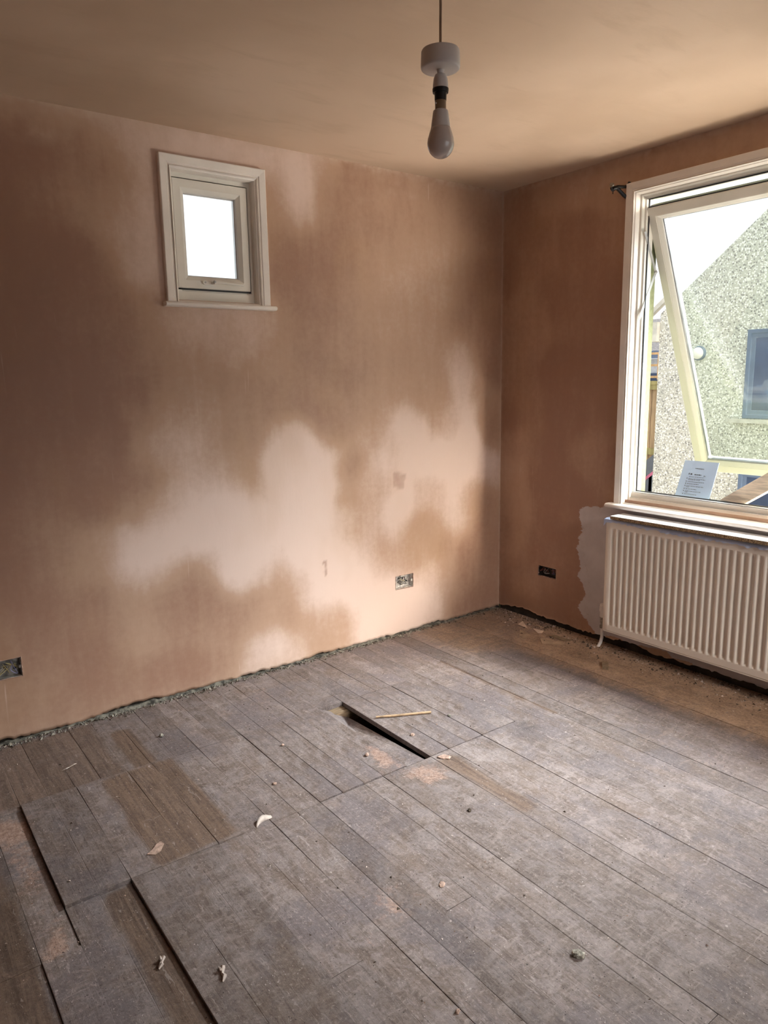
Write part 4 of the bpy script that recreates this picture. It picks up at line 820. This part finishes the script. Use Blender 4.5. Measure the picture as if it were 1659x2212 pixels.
def shard(name, mat, pts, label, cat, z=.001, t=.002, lift=0, group=None):
    cx = sum(p[0] for p in pts)/len(pts); cy = sum(p[1] for p in pts)/len(pts)
    mb = MB(); n_ = len(pts)
    v_ = [(p[0]-cx, p[1]-cy, (lift if i == 0 else 0)) for i, p in enumerate(pts)]
    mb.add(v_+[(a_, b_, c_+t) for a_, b_, c_ in v_], [tuple(range(n_))[::-1], tuple(range(n_, 2*n_))]+[(i, (i+1) % n_, (i+1) % n_+n_, i+n_) for i in range(n_)])
    o_ = mb.build(name, M[mat]); o_.location = (cx, cy, z); return tag(o_, label, cat, group)
G1 = 'torn wallpaper scraps in the corner'
shard('wallpaper_scrap', 'paperw', [(-0.1871, -0.3369), (-0.1006, -0.2928), (-0.1736, -0.3988)], 'cream triangular paper scrap standing brightest in the corner debris', 'paper scrap' if 'wall' in 'wallpaper_scrap' else 'splinter', 0.004, .0015, 0.01, G1 if 'wall' in 'wallpaper_scrap' else None)
shard('wallpaper_scrap', 'papertan', [(-0.2252, -0.3865), (-0.2198, -0.4305), (-0.2447, -0.4873), (-0.3088, -0.4914), (-0.2885, -0.4419)], 'brown kite shaped paper scrap in front of the cream triangle', 'paper scrap' if 'wall' in 'wallpaper_scrap' else 'splinter', 0.001, .0015, 0.004, G1 if 'wall' in 'wallpaper_scrap' else None)
shard('wallpaper_scrap', 'paperw', [(-0.161, -0.4292), (-0.1813, -0.4816), (-0.1635, -0.4963), (-0.1265, -0.4775)], 'cream trapezoid paper scrap right of the triangular scrap', 'paper scrap' if 'wall' in 'wallpaper_scrap' else 'splinter', 0.001, .0015, 0.006, G1 if 'wall' in 'wallpaper_scrap' else None)
shard('wallpaper_scrap', 'papertan', [(-0.0979, -0.3585), (-0.0793, -0.3843), (-0.083, -0.443), (-0.0971, -0.4416)], 'thin tan paper sliver nearest the window wall in corner', 'paper scrap' if 'wall' in 'wallpaper_scrap' else 'splinter', 0.001, .0015, 0.002, G1 if 'wall' in 'wallpaper_scrap' else None)
shard('wallpaper_scrap', 'papertan', [(-0.2515, -0.5569), (-0.2273, -0.5488), (-0.1994, -0.5903), (-0.2223, -0.6356), (-0.185, -0.6297), (-0.1987, -0.6729), (-0.1868, -0.7006), (-0.2356, -0.6784), (-0.2591, -0.6414), (-0.2901, -0.6072)], 'long jagged tan paper scrap in corner debris', 'paper scrap' if 'wall' in 'wallpaper_scrap' else 'splinter', 0.001, .0015, 0.004, G1 if 'wall' in 'wallpaper_scrap' else None)
shard('bark_strip', 'oldwood', [(-0.1854, -0.5455), (-0.1686, -0.6063), (-0.1749, -0.6563), (-0.1461, -0.6799), (-0.1273, -0.6678), (-0.1453, -0.6253), (-0.1366, -0.576)], 'dark splintered wood strip behind the long jagged paper scrap', 'paper scrap' if 'wall' in 'bark_strip' else 'splinter', 0.003, .0015, 0.006, G1 if 'wall' in 'bark_strip' else None)
shard('wallpaper_scrap', 'papertan', [(-0.1585, -0.7148), (-0.1356, -0.7335), (-0.1207, -0.7278), (-0.1304, -0.7108)], 'small tan chip between jagged scrap and radiator pipe', 'paper scrap' if 'wall' in 'wallpaper_scrap' else 'splinter', 0.001, .0015, 0.003, G1 if 'wall' in 'wallpaper_scrap' else None)

st = MB(); st.tube([(-1.502, -.752, .0065), (-1.44, -.786, .006), (-1.37, -.822, .0065), (-1.289, -.862, .006)], [.004, .0055, .005, .0055], 6)
o = st.build('wood_lath', M['lath'], center=True); tag(o, 'thin brown wooden lath lying across the loose boards beside hole', 'lath')
def flake(x, y, ang, L, label, z=.001, br=True, thick=.0045):
    mb = MB(); c_, s_ = math.cos(ang), math.sin(ang)
    P = lambda a, b_, h_: (a*c_-b_*s_, a*s_+b_*c_, h_)
    mb.tube([P(-L, .1*L, .002), P(-.5*L, -.12*L, .007), P(0, .08*L, .004), P(.55*L, -.05*L, .010), P(L, .15*L, .005)], [thick*.5, thick*1.25, thick*.8, thick*1.2, thick*.4], 5)
    if br: mb.tube([P(.30*L, 0, .004), P(.30*L, .25*L, .010), P(.62*L, .42*L, .012)], [thick*.9, thick*.8, thick*.25], 5)
    o_ = mb.build('paint_flake', M['peel']); o_.location = (x, y, z); return tag(o_, label, 'flake')
flake(-2.590, -1.620, 1.2, .024, 'whitish twisted flake on the raised board near bottom of photo', .006)
flake(-2.693, -1.486, .9, .019, 'whitish twisted flake on the dark sunken board below the step', -.003)
flake(-2.64, -.365, .25, .030, 'long thin white splinter on the dark boards near the left wall', .001, False, .0022)
pe = MB(); nn_ = 9
for i_ in range(nn_): pass
V_ = []; F_ = []
for i_ in range(nn_):
    t_ = i_/(nn_-1); w_ = .013*math.sin(PI*min(max(t_, .04), .96)); x_ = -.034+.068*t_
    V_ += [(x_, .006*math.sin(t_*4), 0), (x_+.003, .006*math.sin(t_*4)+.004, w_*.7), (x_+.006, .006*math.sin(t_*4)+.011, w_*1.25)]
for i_ in range(nn_-1):
    for j_ in range(2): a_ = i_*3+j_; F_.append((a_, a_+1, a_+4, a_+3))
o = pe.add(V_, F_).build('paint_flake', M['peel'], smooth='all'); o.location = (-2.222, -1.121, .0005); o.rotation_euler.z = .35
sm_ = o.modifiers.new('thickness', 'SOLIDIFY'); sm_.thickness = .0012
tag(o, 'pale curled flake standing on the cut line left of the hole', 'flake')
lump('plaster_lump', 'greylump', -1.863, -2.102, (.016, .020, .010), 'olive grey mortar lump, largest in the open foreground floor', 'mortar lump', seed=5)
lump('dirt_clump', 'darklump', -1.652, -1.488, (.010, .008, .007), 'small black dirt clump on open boards in front of the hole', 'dirt clump', seed=6)
lump('plaster_lump', 'plump', -1.93, -.715, (.008, .008, .006), 'round pinkish plaster blob on lifted boards, far left one', 'plaster lump', seed=7, z=.002)
lump('plaster_lump', 'plump', -2.085, -.94, (.010, .010, .006), 'round pink plaster blob on floorboard near middle of lifted boards', 'plaster lump', seed=8)
lump('plaster_lump', 'plump', -1.715, -.985, (.013, .010, .007), 'pink plaster blob at the end of a pink smear left of hole', 'plaster lump', seed=9, z=.003)
lump('plaster_lump', 'plump', -1.49, -1.175, (.035, .018, .006), 'crumbled pink plaster heap touching the cut line right of hole', 'plaster lump', seed=10)
lump('plaster_lump', 'plump', -1.475, -.965, (.012, .009, .007), 'pink plaster blob sitting on hole edge on window side', 'plaster lump', seed=11)
lump('plaster_lump', 'greylump', -1.245, -.93, (.013, .009, .006), 'grey plaster crumb on lifted boards nearest the lath end', 'plaster lump', seed=12)
lump('plaster_lump', 'greylump', -2.28, -.335, (.010, .010, .009), 'pale plaster nugget casting a shadow near the left wall', 'plaster lump', seed=13)
lump('plaster_lump', 'plump', -2.555, -1.835, (.010, .008, .008), 'orange plaster crumb at the bottom edge of the photo', 'plaster lump', seed=14)
lump('plaster_lump', 'plump', -2.21, -2.04, (.008, .007, .007), 'tiny orange plaster crumb at bottom centre of photo', 'plaster lump', seed=15)
lump('plaster_lump', 'plump', -1.96, -1.70, (.015, .011, .003), 'flat pink plaster patch crumbled near the short board joint', 'plaster lump', seed=16)
shard('plaster_flake', 'plump', [(-2.585, -1.063), (-2.565, -1.075), (-2.545, -1.068), (-2.525, -1.04), (-2.528, -1.022), (-2.545, -1.028), (-2.562, -1.045)], 'flat pink plaster flake on the dark brown raised board', 'plaster flake', .0085, .002, .003)
shard('offcut', 'oldwood', [(-.265, -.975), (-.250, -1.00), (-.315, -1.05), (-.330, -1.025)], 'small dark wood offcut lying on boards before the radiator', 'offcut', .002, .010)

# uncountable chips of plaster and grit
def grit(name, n_, fn, mat, smin, smax, label):
    r = random.Random(hash(name) % 1000 if False else len(name)*7+n_); mb = MB()
    for _ in range(n_):
        x, y, z = fn(r); s_ = smin*(smax/smin)**(r.random()**2.2)
        pts = [(x+r.uniform(-s_, s_), y+r.uniform(-s_, s_), z) for _ in range(3)]+[(x+r.uniform(-s_, s_)*.4, y+r.uniform(-s_, s_)*.4, z+s_*r.uniform(.3, 1.0))]
        mb.add(pts, [(0, 1, 3), (1, 2, 3), (2, 0, 3), (0, 2, 1)])
    return tag(mb.build(name, M[mat]), label, 'debris', kind='stuff')
def inhole(x, y): return -1.66 < x < -1.50 and -1.15 < y < -.51
def zat(x, y):
    if -2.838 < x < -2.29 and -1.137 < y < -.525: return .011
    if -2.932 < x < -2.838: return -.004
    return .001
def f_any(r):
    while True:
        x = r.uniform(-3.1, -.05); y = r.uniform(-2.7, -.03)
        if not inhole(x, y): return x, y, zat(x, y)
def f_right(r): x = -abs(r.gauss(0, .09))-.012; y = r.uniform(-2.6, -.03); return x, y, .001
def f_right2(r): x = -abs(r.gauss(0, .30))-.012; y = r.uniform(-2.4, -.25); return x, y, .001
def f_back(r): x = r.uniform(-3.3, -.02); y = -abs(r.gauss(0, .022))-.006; return x, y, .0005
def f_corner(r): return -.25+r.gauss(0, .10), -.75+r.gauss(0, .2), .001
grit('plaster_grit', 1700, f_any, 'peel', .0012, .0055, 'scattered pale plaster grit over all the floorboards')
grit('dirt_grit', 800, f_any, 'darklump', .0012, .006, 'scattered dark dirt crumbs over all the floorboards')
grit('plaster_crumbs', 900, f_any, 'plump', .0012, .005, 'scattered pink plaster crumbs over all the floorboards')
grit('wall_edge_grit', 900, f_right, 'peel', .0015, .011, 'pale rubble chips along the foot of the window wall')
grit('wall_edge_dirt', 2200, f_right, 'darklump', .002, .012, 'dark dirt rubble along the foot of the window wall')
grit('radiator_grit', 600, f_right2, 'plump', .0015, .006, 'tan plaster chips on the boards in front of the radiator')
grit('back_edge_rubble', 2600, f_back, 'greylump', .002, .011, 'grey green mortar rubble along the foot of back wall')
grit('back_edge_dirt', 1500, f_back, 'darklump', .002, .010, 'dark crumbs along the foot of the back wall')
# broken mortar bed showing under the plaster of the back wall
n_ = 420; V = []; F = []
for i in range(n_):
    x = -3.5+3.47*i/(n_-1); a_ = .0025+.008*vn(np.array([x*13]), np.array([0.]), 5)[0]+.008*vn(np.array([x*55]), np.array([1.]), 6)[0]; hgt = .0005+.014*sstep(.25, .75, vn(np.array([x*4.1]), np.array([8.]), 3)[0])*vn(np.array([x*9]), np.array([3.]), 7)[0]+.010*(vn(np.array([x*48]), np.array([2.]), 9)[0])
    V += [(x, .013, hgt), (x, -a_*.4, hgt*.95), (x, -a_*.8, hgt*.55), (x, -a_*1.15, .0)]
for i in range(n_-1):
    for j in range(3): q_ = i*4+j; F.append((q_, q_+1, q_+5, q_+4))
tag(MB().add(V, F).build('trim_mortar', M['mortar'], smooth='all'), kind='structure').name = 'trim_9'
